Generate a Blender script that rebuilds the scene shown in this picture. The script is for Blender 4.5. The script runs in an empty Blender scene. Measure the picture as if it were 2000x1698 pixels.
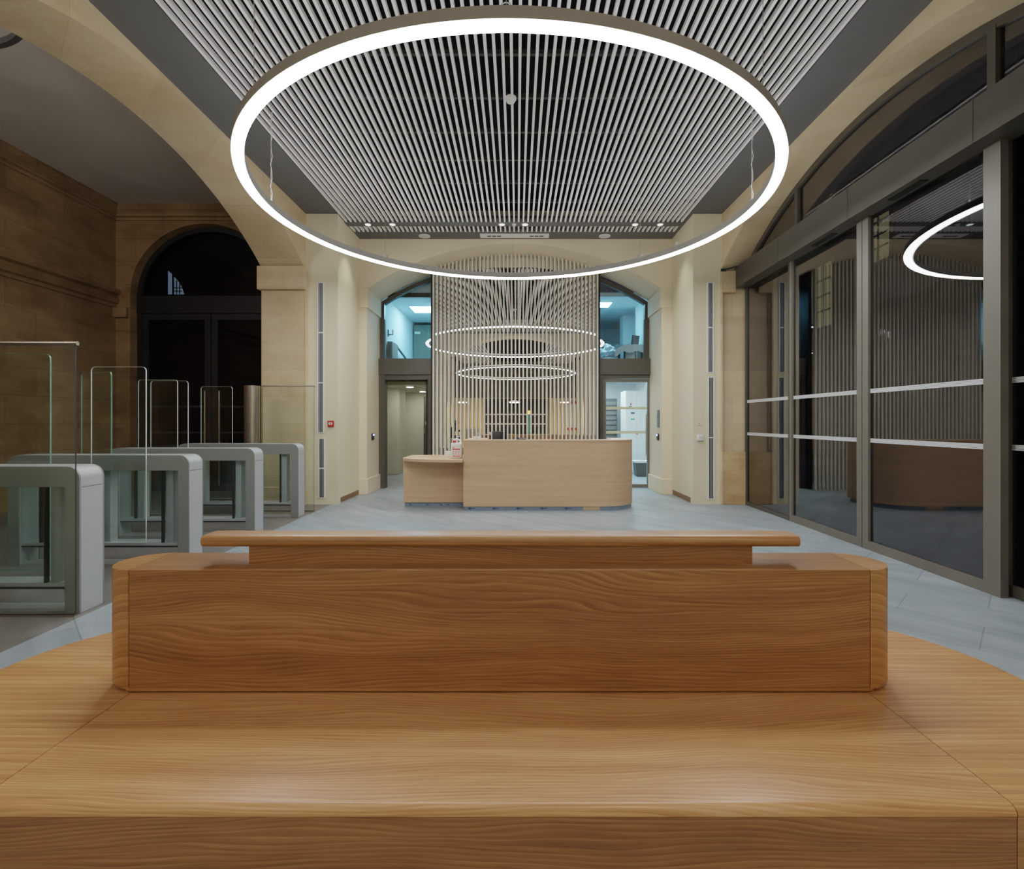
import bpy, bmesh, math, random
from mathutils import Vector, Matrix
random.seed(7)
PI = math.pi
scene = bpy.context.scene
COL = scene.collection

# ------------------------------------------------------------------ materials
def lin(c):
    c = c / 255.0
    return c / 12.92 if c <= 0.04045 else ((c + 0.055) / 1.055) ** 2.4
def rgb(r, g, b):
    return (lin(r), lin(g), lin(b), 1.0)

def newmat(name):
    m = bpy.data.materials.new(name)
    m.use_nodes = True
    nt = m.node_tree
    nt.nodes.clear()
    out = nt.nodes.new('ShaderNodeOutputMaterial')
    return m, nt, out

def N(nt, typ, **kw):
    n = nt.nodes.new(typ)
    for k, v in kw.items():
        setattr(n, k, v)
    return n

def L(nt, a, b):
    nt.links.new(a, b)

def math_node(nt, op, a, b=None):
    n = N(nt, 'ShaderNodeMath', operation=op)
    for i, v in enumerate((a, b)):
        if v is None:
            continue
        if isinstance(v, (int, float)):
            n.inputs[i].default_value = v
        else:
            L(nt, v, n.inputs[i])
    return n.outputs[0]

def mixcol(nt, fac, a, b, blend='MIX'):
    n = N(nt, 'ShaderNodeMix', data_type='RGBA', blend_type=blend)
    def setin(sock, v):
        if hasattr(v, 'is_linked') or hasattr(v, 'links'):
            L(nt, v, sock)
        elif isinstance(v, (int, float)):
            sock.default_value = v
        else:
            sock.default_value = v
    setin(n.inputs[0], fac); setin(n.inputs[6], a); setin(n.inputs[7], b)
    return n.outputs[2]

def ramp(nt, fac, stops):
    n = N(nt, 'ShaderNodeValToRGB')
    el = n.color_ramp.elements
    while len(el) < len(stops):
        el.new(0.5)
    for e, (p, c) in zip(el, stops):
        e.position = p
        e.color = c
    L(nt, fac, n.inputs[0])
    return n.outputs[0]

def plain(name, color, rough=0.5, metal=0.0, var=0.06, scale=6.0, spec=0.5, bump=0.0):
    """painted / metal surface with a slight procedural unevenness"""
    m, nt, out = newmat(name)
    p = N(nt, 'ShaderNodeBsdfPrincipled')
    geo = N(nt, 'ShaderNodeNewGeometry')
    noi = N(nt, 'ShaderNodeTexNoise')
    noi.inputs['Scale'].default_value = scale
    noi.inputs['Detail'].default_value = 4
    L(nt, geo.outputs['Position'], noi.inputs['Vector'])
    d = tuple(c * (1 - var) for c in color[:3]) + (1,)
    u = tuple(min(1, c * (1 + var)) for c in color[:3]) + (1,)
    L(nt, ramp(nt, noi.outputs[0], [(0.3, d), (0.7, u)]), p.inputs['Base Color'])
    p.inputs['Roughness'].default_value = rough
    p.inputs['Metallic'].default_value = metal
    p.inputs['Specular IOR Level'].default_value = spec
    if bump:
        b = N(nt, 'ShaderNodeBump'); b.inputs['Strength'].default_value = bump
        b.inputs['Distance'].default_value = 0.01
        L(nt, noi.outputs[0], b.inputs['Height']); L(nt, b.outputs[0], p.inputs['Normal'])
    L(nt, p.outputs[0], out.inputs[0])
    return m

def emit(name, color, strength):
    m, nt, out = newmat(name)
    e = N(nt, 'ShaderNodeEmission')
    e.inputs[0].default_value = color
    e.inputs[1].default_value = strength
    L(nt, e.outputs[0], out.inputs[0])
    return m

def stone(name, light, dark, stain, joint=0.35, row=0.42, width=0.95, stain_amt=0.5):
    m, nt, out = newmat(name)
    p = N(nt, 'ShaderNodeBsdfPrincipled')
    p.inputs['Roughness'].default_value = 0.85
    p.inputs['Specular IOR Level'].default_value = 0.2
    geo = N(nt, 'ShaderNodeNewGeometry')
    sep = N(nt, 'ShaderNodeSeparateXYZ'); L(nt, geo.outputs['Position'], sep.inputs[0])
    n1 = N(nt, 'ShaderNodeTexNoise'); n1.inputs['Scale'].default_value = 1.3; n1.inputs['Detail'].default_value = 8
    n1.inputs['Roughness'].default_value = 0.62
    mp = N(nt, 'ShaderNodeMapping'); mp.inputs['Scale'].default_value = (1, 1, 2.2)
    L(nt, geo.outputs['Position'], mp.inputs[0]); L(nt, mp.outputs[0], n1.inputs['Vector'])
    c = ramp(nt, n1.outputs[0], [(0.32, dark), (0.66, light)])
    n2 = N(nt, 'ShaderNodeTexNoise'); n2.inputs['Scale'].default_value = 0.55; n2.inputs['Detail'].default_value = 10
    L(nt, geo.outputs['Position'], n2.inputs['Vector'])
    sf = ramp(nt, n2.outputs[0], [(0.5, (0, 0, 0, 1)), (0.75, (stain_amt,) * 3 + (1,))])
    c = mixcol(nt, sf, c, stain)
    # ashlar joints
    cv = N(nt, 'ShaderNodeCombineXYZ')
    L(nt, math_node(nt, 'ADD', sep.outputs[0], sep.outputs[1]), cv.inputs[0]); L(nt, sep.outputs[2], cv.inputs[1])
    br = N(nt, 'ShaderNodeTexBrick')
    br.inputs['Scale'].default_value = 1.0
    br.inputs['Mortar Size'].default_value = 0.006
    br.inputs['Brick Width'].default_value = width
    br.inputs['Row Height'].default_value = row
    br.inputs['Color1'].default_value = (1, 1, 1, 1); br.inputs['Color2'].default_value = (0.86, 0.86, 0.86, 1)
    br.inputs['Mortar'].default_value = (1 - joint,) * 3 + (1,)
    L(nt, cv.outputs[0], br.inputs['Vector'])
    c = mixcol(nt, 1.0, c, br.outputs[0], 'MULTIPLY')
    L(nt, c, p.inputs['Base Color'])
    n3 = N(nt, 'ShaderNodeTexNoise'); n3.inputs['Scale'].default_value = 35; n3.inputs['Detail'].default_value = 5
    L(nt, geo.outputs['Position'], n3.inputs['Vector'])
    b = N(nt, 'ShaderNodeBump'); b.inputs['Strength'].default_value = 0.25; b.inputs['Distance'].default_value = 0.01
    L(nt, n3.outputs[0], b.inputs['Height']); L(nt, b.outputs[0], p.inputs['Normal'])
    L(nt, p.outputs[0], out.inputs[0])
    return m

def wood(name, light, mid, dark, rough=0.35, ring=18.0, fibre=1.0, stretch=0.11, offs=(0, 0, 0), coat=0.15, ky=1.0, warp_amt=0.14, wave_amt=0.20):
    """veneer with its grain along world X and flame figure across"""
    m, nt, out = newmat(name)
    p = N(nt, 'ShaderNodeBsdfPrincipled')
    geo = N(nt, 'ShaderNodeNewGeometry')
    sep = N(nt, 'ShaderNodeSeparateXYZ'); L(nt, geo.outputs['Position'], sep.inputs[0])
    v = math_node(nt, 'ADD', math_node(nt, 'MULTIPLY', sep.outputs[1], ky), sep.outputs[2])
    # slow warp of the grain
    w = N(nt, 'ShaderNodeTexNoise'); w.inputs['Scale'].default_value = 1.0; w.inputs['Detail'].default_value = 2.5
    wv = N(nt, 'ShaderNodeCombineXYZ')
    L(nt, math_node(nt, 'MULTIPLY', sep.outputs[0], 0.62), wv.inputs[0])
    L(nt, math_node(nt, 'MULTIPLY', v, 3.4), wv.inputs[1]); wv.inputs[2].default_value = offs[2]
    L(nt, wv.outputs[0], w.inputs['Vector'])
    warp = math_node(nt, 'MULTIPLY', math_node(nt, 'SUBTRACT', w.outputs[0], 0.5), warp_amt)
    vv = math_node(nt, 'ADD', v, warp)
    cv = N(nt, 'ShaderNodeCombineXYZ')
    L(nt, math_node(nt, 'ADD', math_node(nt, 'MULTIPLY', sep.outputs[0], stretch), offs[0]), cv.inputs[0])
    L(nt, math_node(nt, 'ADD', vv, offs[1]), cv.inputs[1])
    wave = N(nt, 'ShaderNodeTexWave', wave_type='BANDS', bands_direction='Y', wave_profile='SAW')
    wave.inputs['Scale'].default_value = ring
    wave.inputs['Distortion'].default_value = 1.2
    wave.inputs['Detail'].default_value = 2.0
    wave.inputs['Detail Scale'].default_value = 1.1
    wave.inputs['Detail Roughness'].default_value = 0.55
    L(nt, cv.outputs[0], wave.inputs['Vector'])
    # fibre
    fv = N(nt, 'ShaderNodeCombineXYZ')
    L(nt, math_node(nt, 'MULTIPLY', sep.outputs[0], 5.0), fv.inputs[0])
    L(nt, math_node(nt, 'MULTIPLY', vv, 210.0), fv.inputs[1])
    f = N(nt, 'ShaderNodeTexNoise'); f.inputs['Scale'].default_value = 1.0; f.inputs['Detail'].default_value = 4
    f.inputs['Roughness'].default_value = 0.6
    L(nt, fv.outputs[0], f.inputs['Vector'])
    # broad tone
    bv = N(nt, 'ShaderNodeCombineXYZ')
    L(nt, math_node(nt, 'MULTIPLY', sep.outputs[0], 0.8), bv.inputs[0])
    L(nt, math_node(nt, 'MULTIPLY', vv, 14.0), bv.inputs[1])
    bn = N(nt, 'ShaderNodeTexNoise'); bn.inputs['Scale'].default_value = 1.0; bn.inputs['Detail'].default_value = 3
    L(nt, bv.outputs[0], bn.inputs['Vector'])
    a = math_node(nt, 'MULTIPLY', wave.outputs[1], wave_amt)
    b_ = math_node(nt, 'MULTIPLY', f.outputs[0], 0.56 * fibre)
    c_ = math_node(nt, 'MULTIPLY', bn.outputs[0], 0.52)
    tot = math_node(nt, 'ADD', math_node(nt, 'ADD', a, b_), c_)
    col = ramp(nt, tot, [(0.42, dark), (0.68, mid), (0.94, light)])
    L(nt, col, p.inputs['Base Color'])
    p.inputs['Roughness'].default_value = rough
    p.inputs['Coat Weight'].default_value = coat
    p.inputs['Coat Roughness'].default_value = 0.25
    bu = N(nt, 'ShaderNodeBump'); bu.inputs['Strength'].default_value = 0.06; bu.inputs['Distance'].default_value = 0.002
    L(nt, f.outputs[0], bu.inputs['Height']); L(nt, bu.outputs[0], p.inputs['Normal'])
    L(nt, p.outputs[0], out.inputs[0])
    return m

def slate(name, c1, c2, mortar, rot, tile=(0.9, 0.45), rough=0.42):
    m, nt, out = newmat(name)
    p = N(nt, 'ShaderNodeBsdfPrincipled')
    geo = N(nt, 'ShaderNodeNewGeometry')
    mp = N(nt, 'ShaderNodeMapping'); mp.inputs['Rotation'].default_value = (0, 0, rot)
    mp.inputs['Location'].default_value = (0.2, 0.13, 0)
    L(nt, geo.outputs['Position'], mp.inputs[0])
    br = N(nt, 'ShaderNodeTexBrick')
    br.inputs['Scale'].default_value = 1.0
    br.inputs['Brick Width'].default_value = tile[0]; br.inputs['Row Height'].default_value = tile[1]
    br.inputs['Mortar Size'].default_value = 0.004; br.inputs['Mortar Smooth'].default_value = 0.2
    br.inputs['Color1'].default_value = c1; br.inputs['Color2'].default_value = c2
    br.inputs['Mortar'].default_value = mortar
    L(nt, mp.outputs[0], br.inputs['Vector'])
    n1 = N(nt, 'ShaderNodeTexNoise'); n1.inputs['Scale'].default_value = 2.2; n1.inputs['Detail'].default_value = 9
    n1.inputs['Roughness'].default_value = 0.65
    ms = N(nt, 'ShaderNodeMapping'); ms.inputs['Scale'].default_value = (0.6, 2.6, 1)
    L(nt, mp.outputs[0], ms.inputs[0]); L(nt, ms.outputs[0], n1.inputs['Vector'])
    g = ramp(nt, n1.outputs[0], [(0.3, (0.72, 0.72, 0.72, 1)), (0.7, (1.12, 1.12, 1.12, 1))])
    L(nt, mixcol(nt, 1.0, br.outputs[0], g, 'MULTIPLY'), p.inputs['Base Color'])
    p.inputs['Roughness'].default_value = rough
    p.inputs['Specular IOR Level'].default_value = 0.4
    b = N(nt, 'ShaderNodeBump'); b.inputs['Strength'].default_value = 0.12; b.inputs['Distance'].default_value = 0.006
    L(nt, n1.outputs[0], b.inputs['Height']); L(nt, b.outputs[0], p.inputs['Normal'])
    L(nt, p.outputs[0], out.inputs[0])
    return m

def glass(name, tint=(1, 1, 1, 1), ior=1.5, gain=1.0):
    """thin clear pane: mirror reflection by Fresnel, the rest passes straight through"""
    m, nt, out = newmat(name)
    geo = N(nt, 'ShaderNodeNewGeometry')
    mx = N(nt, 'ShaderNodeMix', data_type='FLOAT')
    L(nt, geo.outputs['Backfacing'], mx.inputs[0])
    mx.inputs[2].default_value = ior; mx.inputs[3].default_value = 1.0 / ior
    fr = N(nt, 'ShaderNodeFresnel'); L(nt, mx.outputs[0], fr.inputs[0])
    fac = math_node(nt, 'MINIMUM', math_node(nt, 'MULTIPLY', fr.outputs[0], gain), 1.0)
    noi = N(nt, 'ShaderNodeTexNoise'); noi.inputs['Scale'].default_value = 0.8
    L(nt, geo.outputs['Position'], noi.inputs['Vector'])
    t = N(nt, 'ShaderNodeBsdfTransparent')
    L(nt, ramp(nt, noi.outputs[0], [(0.0, tuple(c * 0.985 for c in tint[:3]) + (1,)), (1.0, tint)]), t.inputs[0])
    g = N(nt, 'ShaderNodeBsdfGlossy'); g.inputs['Roughness'].default_value = 0.0
    g.inputs[0].default_value = (1, 1, 1, 1)
    ms = N(nt, 'ShaderNodeMixShader')
    L(nt, fac, ms.inputs[0]); L(nt, t.outputs[0], ms.inputs[1]); L(nt, g.outputs[0], ms.inputs[2])
    L(nt, ms.outputs[0], out.inputs[0])
    return m

M = {}
M['bench_seat_lit'] = wood('lit_oak_seat_veneer', rgb(226, 181, 132), rgb(200, 147, 97), rgb(160, 107, 63), rough=0.34, ring=26.0, offs=(7, 2.3, 1), warp_amt=0.26)  # same oak as the block, lightened: light on the seat top painted in
M['seat_end'] = wood('lit_oak_seat_end_veneer', rgb(224, 178, 127), rgb(197, 144, 93), rgb(160, 107, 63), rough=0.36, ring=11.0, offs=(2, 4.3, 6), warp_amt=0.07)  # seat ends lightened likewise, overhead light put into the colour
M['bench'] = wood('shaded_oak_veneer', rgb(182, 136, 90), rgb(150, 103, 60), rgb(112, 70, 37), rough=0.36, ring=30.0, warp_amt=0.24)  # same oak darkened: shade of the upright faces painted into the colour
M['bench_end'] = wood('honey_oak_end_veneer', rgb(198, 152, 102), rgb(170, 122, 74), rgb(136, 90, 50), rough=0.36, ring=11.0, offs=(3, 1.7, 4), warp_amt=0.06)  # on the seat-end sides this darker tone paints in their shade
M['desk'] = wood('pale_beech_laminate', rgb(220, 188, 156), rgb(208, 174, 140), rgb(192, 156, 122), rough=0.5, ring=9.0, stretch=0.05, coat=0.0, offs=(0, 5, 2), ky=0.1, warp_amt=0.03, wave_amt=0.08)
M['gap'] = plain('dark_joint', rgb(52, 32, 16), 0.8)
M['stone'] = stone('limestone', rgb(222, 202, 170), rgb(202, 178, 142), rgb(196, 162, 118), joint=0.16)
M['stone_annex'] = stone('shaded_limestone', rgb(170, 142, 108), rgb(134, 108, 78), rgb(100, 75, 50), joint=0.3, stain_amt=0.8)  # same limestone made darker: the annex's weak light painted into the colour
M['stone_plinth'] = stone('stained_plinth_stone', rgb(212, 184, 140), rgb(170, 134, 92), rgb(136, 100, 64), joint=0.0, stain_amt=0.9)
M['plaster'] = plain('cream_plaster', rgb(226, 212, 184), 0.85, var=0.04, scale=1.2, spec=0.2)
M['cream'] = plain('cream_panel', rgb(224, 214, 184), 0.7, var=0.02, scale=1.0, spec=0.3)
M['ceil_grey'] = plain('grey_ceiling_paint', rgb(100, 100, 99), 0.8, var=0.03, scale=2, spec=0.2)
M['annex_ceil'] = plain('grey_vault_plaster', rgb(205, 200, 193), 0.9, var=0.08, scale=0.9, spec=0.1)
M['plenum'] = plain('dark_plenum', rgb(26, 27, 33), 0.9, var=0.05, spec=0.1)
M['housing'] = plain('ring_housing_grey', rgb(176, 174, 172), 0.6, var=0.02)
M['slat'] = plain('white_slat', rgb(244, 244, 244), 0.55, var=0.01)
M['carrier'] = plain('carrier_grey', rgb(70, 70, 72), 0.6)
M['batten'] = plain('white_batten', rgb(224, 220, 210), 0.5, var=0.02)
M['bronze'] = plain('bronze_aluminium', rgb(76, 73, 66), 0.42, metal=0.0, var=0.03)
M['bronze_lt'] = plain('light_bronze_aluminium', rgb(104, 101, 92), 0.4, metal=0.0, var=0.03)
M['black'] = plain('black_recess', rgb(10, 10, 11), 0.6, var=0.1)
M['darkframe'] = plain('charcoal_frame', rgb(26, 26, 28), 0.5)
M['steel'] = plain('brushed_steel', rgb(176, 168, 158), 0.3, metal=1.0, var=0.05, scale=40)
M['gate'] = plain('satin_grey_metal', rgb(172, 177, 181), 0.42, metal=0.15, var=0.02, scale=3)
M['gate_dk'] = plain('grey_green_panel', rgb(132, 135, 134), 0.45, metal=0.1, var=0.03, scale=3)
M['rubber'] = plain('dark_rail', rgb(38, 40, 42), 0.5)
M['glass'] = glass('clear_glass', (0.93, 0.96, 0.95, 1))
M['glass_gate'] = glass('gate_glass', (0.95, 0.985, 0.972, 1), gain=1.0)
M['glass_wall'] = glass('door_glass', (0.55, 0.56, 0.62, 1), gain=1.9)
M['glass_dark'] = glass('dark_door_glass', (0.10, 0.10, 0.12, 1), gain=0.8)
M['glass_edge'] = plain('glass_edge_green', rgb(110, 150, 136), 0.2)
M['glass_edge_lt'] = plain('glass_edge_pale', rgb(206, 216, 212), 0.2)
M['white'] = plain('white_plastic', rgb(232, 232, 228), 0.45, var=0.01)
M['offwhite'] = plain('offwhite_paint', rgb(206, 208, 206), 0.6, var=0.02)
M['red'] = plain('red_plastic', rgb(190, 36, 30), 0.4)
M['label_red'] = plain('red_print', rgb(206, 70, 80), 0.6)
M['dark'] = plain('charcoal_plastic', rgb(40, 42, 48), 0.45)
M['film'] = plain('blue_protective_film', rgb(118, 134, 152), 0.35, var=0.12, scale=9)
M['film_ink'] = plain('dark_blue_print', rgb(30, 62, 92), 0.5)
M['tape'] = plain('tan_tape', rgb(186, 160, 126), 0.6)
M['brown'] = plain('brown_timber_strip', rgb(122, 92, 66), 0.6, var=0.1, scale=12)
M['strip'] = plain('white_film_strip', rgb(214, 218, 224), 0.5, var=0.03, scale=20)
M['strip_pale'] = plain('pale_yellow_film', rgb(206, 212, 176), 0.6)
M['slot'] = plain('grille_slot_grey', rgb(74, 76, 78), 0.5)
M['room'] = plain('white_room_paint', rgb(220, 226, 228), 0.8, var=0.03, scale=1.5)
M['corridor'] = plain('beige_corridor_paint', rgb(200, 198, 178), 0.85, var=0.03)
M['beige'] = plain('warm_beige_wall', rgb(226, 202, 160), 0.8, var=0.03)
M['olive'] = plain('olive_partition', rgb(96, 96, 84), 0.7)
M['cloth'] = plain('white_sheet', rgb(226, 232, 238), 0.85, var=0.06, scale=9)
M['card'] = plain('brown_box', rgb(120, 96, 76), 0.8)
M['facade'] = stone('night_facade', rgb(96, 90, 84), rgb(66, 62, 60), rgb(50, 46, 44))
M['asphalt'] = plain('dark_paving', rgb(44, 44, 50), 0.7, var=0.2)
M['teal'] = plain('teal_print', rgb(60, 130, 128), 0.7)
M['cloth_navy'] = plain('navy_jacket', rgb(34, 36, 44), 0.85, var=0.1, scale=20)
M['skin'] = plain('skin', rgb(196, 146, 118), 0.55)
M['hair'] = plain('dark_hair', rgb(36, 28, 24), 0.6)
M['floor'] = slate('blue_grey_slate', rgb(156, 168, 176), rgb(143, 155, 163), rgb(118, 128, 136), PI / 4)
M['floor_annex'] = slate('dark_stone_paving', rgb(122, 120, 118), rgb(110, 108, 106), rgb(86, 86, 86), PI / 4, rough=0.36)
def mirror_mat():
    m, nt, out = newmat('mirror')
    geo = N(nt, 'ShaderNodeNewGeometry')
    noi = N(nt, 'ShaderNodeTexNoise'); noi.inputs['Scale'].default_value = 0.5
    L(nt, geo.outputs['Position'], noi.inputs['Vector'])
    g = N(nt, 'ShaderNodeBsdfGlossy'); g.inputs['Roughness'].default_value = 0.0
    L(nt, ramp(nt, noi.outputs[0], [(0, (0.74, 0.73, 0.70, 1)), (1, (0.78, 0.77, 0.74, 1))]), g.inputs[0])
    L(nt, g.outputs[0], out.inputs[0])
    return m
M['mirror'] = mirror_mat()
M['led'] = emit('led_band', (1.0, 0.985, 0.96, 1), 48.0)
M['led_rear'] = emit('led_band_rear', (1.0, 0.985, 0.96, 1), 16.0)
M['led_added_up'] = emit('led_added_uplight', (1.0, 0.985, 0.97, 1), 22.0)  # glow for the added strip that brightens the slats
M['spot'] = emit('spot_glow', (0.85, 0.97, 1.0, 1), 3.0)
M['panel_cyan'] = emit('cool_panel', (0.22, 0.67, 1.0, 1), 72.0)
M['panel_white'] = emit('office_panel', (0.66, 0.90, 1.0, 1), 45.0)
M['downlight'] = emit('corridor_downlight', (1.0, 0.97, 0.86, 1), 160.0)
M['pendant'] = emit('warm_pendant', (1.0, 0.74, 0.40, 1), 70.0)
M['orange'] = emit('orange_globe', (1.0, 0.52, 0.10, 1), 3.0)
M['blue_led'] = emit('blue_led', (0.10, 0.18, 1.0, 1), 25.0)
M['yellow_win'] = emit('lit_window', (0.75, 0.68, 0.30, 1), 0.3)
M['cyan_win'] = emit('lit_pale_window', (0.55, 0.78, 0.78, 1), 11.0)

# ------------------------------------------------------------------ builders
class MB:
    def __init__(self):
        self.bm = bmesh.new()
    def box(self, x0, x1, y0, y1, z0, z1, bevel=0.0, seg=2):
        bm = self.bm
        vs = [bm.verts.new((x, y, z)) for x in (x0, x1) for y in (y0, y1) for z in (z0, z1)]
        f = [(0, 1, 3, 2), (4, 6, 7, 5), (0, 4, 5, 1), (2, 3, 7, 6), (0, 2, 6, 4), (1, 5, 7, 3)]
        fs = [bm.faces.new([vs[i] for i in q]) for q in f]
        if bevel:
            es = list({e for q in fs for e in q.edges})
            bmesh.ops.bevel(bm, geom=es, offset=bevel, segments=seg, profile=0.5, affect='EDGES')
        return self
    def prism(self, pts, axis, a0, a1):
        """2-D outline extruded along an axis. axis x: pts=(y,z); y: pts=(x,z); z: pts=(x,y)"""
        bm = self.bm
        def mk(p, a):
            if axis == 'x': return (a, p[0], p[1])
            if axis == 'y': return (p[0], a, p[1])
            return (p[0], p[1], a)
        A = [bm.verts.new(mk(p, a0)) for p in pts]
        B = [bm.verts.new(mk(p, a1)) for p in pts]
        fs = [bm.faces.new(A), bm.faces.new(B[::-1])]
        n = len(pts)
        for i in range(n):
            fs.append(bm.faces.new((A[i], B[i], B[(i + 1) % n], A[(i + 1) % n])))
        for f in fs[:2]: f.normal_update()
        bmesh.ops.triangulate(bm, faces=fs[:2])
        return self
    def ribbon(self, pts, w, axis, a0, a1, closed=False):
        """frame bar following a 2-D path, width w to the left of the path"""
        n = len(pts); P = [Vector(p) for p in pts]; out = []
        for i in range(n):
            ds = []
            if i > 0 or closed: ds.append((P[i] - P[i - 1]).normalized())
            if i < n - 1 or closed: ds.append((P[(i + 1) % n] - P[i]).normalized())
            if len(ds) == 2:
                n1 = Vector((-ds[0].y, ds[0].x)); n2 = Vector((-ds[1].y, ds[1].x))
                b = (n1 + n2).normalized()
                k = 1.0 / max(0.3, b.dot(n1))
                out.append(P[i] + b * w * k)
            else:
                out.append(P[i] + Vector((-ds[0].y, ds[0].x)) * w)
        m = n if closed else n - 1
        for i in range(m):
            j = (i + 1) % n
            q = [P[i], P[j], out[j], out[i]]
            bm = self.bm
            def mk(p, a):
                if axis == 'x': return (a, p[0], p[1])
                if axis == 'y': return (p[0], a, p[1])
                return (p[0], p[1], a)
            A = [bm.verts.new(mk(p, a0)) for p in q]; B = [bm.verts.new(mk(p, a1)) for p in q]
            bm.faces.new(A); bm.faces.new(B[::-1])
            for k in range(4):
                bm.faces.new((A[k], B[k], B[(k + 1) % 4], A[(k + 1) % 4]))
        return self
    def tube(self, path, r, seg=10, cap=True):
        bm = self.bm
        P = [Vector(p) for p in path]
        rings = []
        for i, p in enumerate(P):
            d = (P[min(i + 1, len(P) - 1)] - P[max(i - 1, 0)]).normalized()
            u = d.orthogonal().normalized() if i == 0 else (rings[-1][1] - d * rings[-1][1].dot(d)).normalized()
            v = d.cross(u)
            rr = r[i] if isinstance(r, (list, tuple)) else r
            rings.append(([bm.verts.new(p + (u * math.cos(2 * PI * k / seg) + v * math.sin(2 * PI * k / seg)) * rr) for k in range(seg)], u))
        for a, b in zip(rings, rings[1:]):
            for k in range(seg):
                bm.faces.new((a[0][k], a[0][(k + 1) % seg], b[0][(k + 1) % seg], b[0][k]))
        if cap:
            bm.faces.new(rings[0][0][::-1]); bm.faces.new(rings[-1][0])
        return self
    def lathe(self, prof, c, seg=24):
        """profile (r,z) revolved round the vertical axis through c"""
        bm = self.bm; rows = []
        for r, z in prof:
            rows.append([bm.verts.new((c[0] + r * math.cos(2 * PI * k / seg), c[1] + r * math.sin(2 * PI * k / seg), c[2] + z)) for k in range(seg)])
        for a, b in zip(rows, rows[1:]):
            for k in range(seg):
                bm.faces.new((a[k], a[(k + 1) % seg], b[(k + 1) % seg], b[k]))
        if prof[0][0] > 1e-5: bm.faces.new(rows[0][::-1])
        if prof[-1][0] > 1e-5: bm.faces.new(rows[-1])
        return self
    def annulus(self, c, prof, seg=144):
        """closed (r,z) profile swept round a full circle"""
        bm = self.bm; rows = []
        for r, z in prof:
            rows.append([bm.verts.new((c[0] + r * math.cos(2 * PI * k / seg), c[1] + r * math.sin(2 * PI * k / seg), c[2] + z)) for k in range(seg)])
        n = len(rows)
        for i in range(n):
            a, b = rows[i], rows[(i + 1) % n]
            for k in range(seg):
                bm.faces.new((a[k], a[(k + 1) % seg], b[(k + 1) % seg], b[k]))
        return self
    def cyl(self, a, b, r, seg=20):
        return self.tube([a, b], r, seg)
    def ball(self, c, r, sx=1, sy=1, sz=1, seg=16):
        mt = Matrix.Translation(c) @ Matrix.Diagonal((sx, sy, sz, 1))
        bmesh.ops.create_uvsphere(self.bm, u_segments=seg, v_segments=seg // 2 + 2, radius=r, matrix=mt)
        return self
    def build(self, name, mat, parent=None, smooth=False, bevel=0.0, bseg=2, edge_mat=None, edge_axis=None):
        bm = self.bm
        bmesh.ops.recalc_face_normals(bm, faces=bm.faces[:])
        base = None
        if parent is None:
            xs = [v.co for v in bm.verts]
            base = Vector(((min(v.x for v in xs) + max(v.x for v in xs)) / 2, (min(v.y for v in xs) + max(v.y for v in xs)) / 2, min(v.z for v in xs)))
            for v in bm.verts: v.co -= base
        me = bpy.data.meshes.new(name)
        if edge_mat is not None:
            for f in bm.faces if edge_axis is not None else ():
                n = f.normal
                f.material_index = 0 if abs(n.dot(edge_axis)) > 0.7 else 1
        bm.to_mesh(me); bm.free()
        me.materials.append(mat)
        if edge_mat is not None: me.materials.append(edge_mat)
        if smooth:
            for p in me.polygons: p.use_smooth = True
            me.set_sharp_from_angle(angle=math.radians(38))
        o = bpy.data.objects.new(name, me); COL.objects.link(o)
        if parent is not None:
            o.parent = parent
            o.matrix_parent_inverse = Matrix.Translation(parent['_base']).inverted() if '_base' in parent else Matrix.Identity(4)
        else:
            o.location = base
        if bevel:
            md = o.modifiers.new('bevel', 'BEVEL'); md.width = bevel; md.segments = bseg; md.limit_method = 'ANGLE'; md.angle_limit = math.radians(40)
        return o

def tag(o, label, cat, group=None, kind=None):
    o['label'] = label; o['category'] = cat
    if group: o['group'] = group
    if kind: o['kind'] = kind
    return o

def thing(name, label, cat, loc, group=None):
    o = bpy.data.objects.new(name, None); COL.objects.link(o)
    o.location = loc; o.empty_display_size = 0.1
    return tag(o, label, cat, group)

def part(mb, name, mat, parent, **kw):
    """mesh modelled in world coordinates, parented under a thing or a part"""
    root = parent
    while root.parent is not None: root = root.parent
    o = mb.build(name, mat, parent=parent, **kw)
    o.matrix_parent_inverse = Matrix.Translation(-root.location) if parent is root else Matrix.Identity(4)
    return o

def copy_thing(src, loc, label=None):
    r = src.copy(); COL.objects.link(r); r.location = loc
    if label: r['label'] = label
    for ch in list(src.children):
        c = ch.copy(); COL.objects.link(c); c.parent = r
        c.matrix_parent_inverse = ch.matrix_parent_inverse.copy()
        for g in list(ch.children):
            d = g.copy(); COL.objects.link(d); d.parent = c
            d.matrix_parent_inverse = g.matrix_parent_inverse.copy()
    return r

def struct(mb, name, mat, **kw):
    o = mb.build(name, mat, **kw); o['kind'] = 'structure'
    return o

CAM_Z = 1.30
def PX(px, y): return (px - 1010.0) * y / 1000.0     # metres across at depth y
def PZ(py, y): return CAM_Z + (823.0 - py) * y / 1000.0

def arc(c, half, spring, crown, n=40, t0=-1.0, t1=1.0):
    rise = crown - spring; R = (half * half + rise * rise) / (2 * rise)
    a = math.asin(half / R); zc = crown - R
    return [(c + R * math.sin(a * (t0 + (t1 - t0) * i / n)), zc + R * math.cos(a * (t0 + (t1 - t0) * i / n))) for i in range(n + 1)]
def arc_z(x, c, half, spring, crown):
    rise = crown - spring; R = (half * half + rise * rise) / (2 * rise)
    return crown - R + math.sqrt(R * R - (x - c) ** 2)

CX = -0.05
CEIL = 4.54
XL, XR = -3.30, 3.20
SPR, CRN = 3.68, 4.49
BAYC = 5.20
MIR = 9.74
BAT = 9.67

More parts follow.
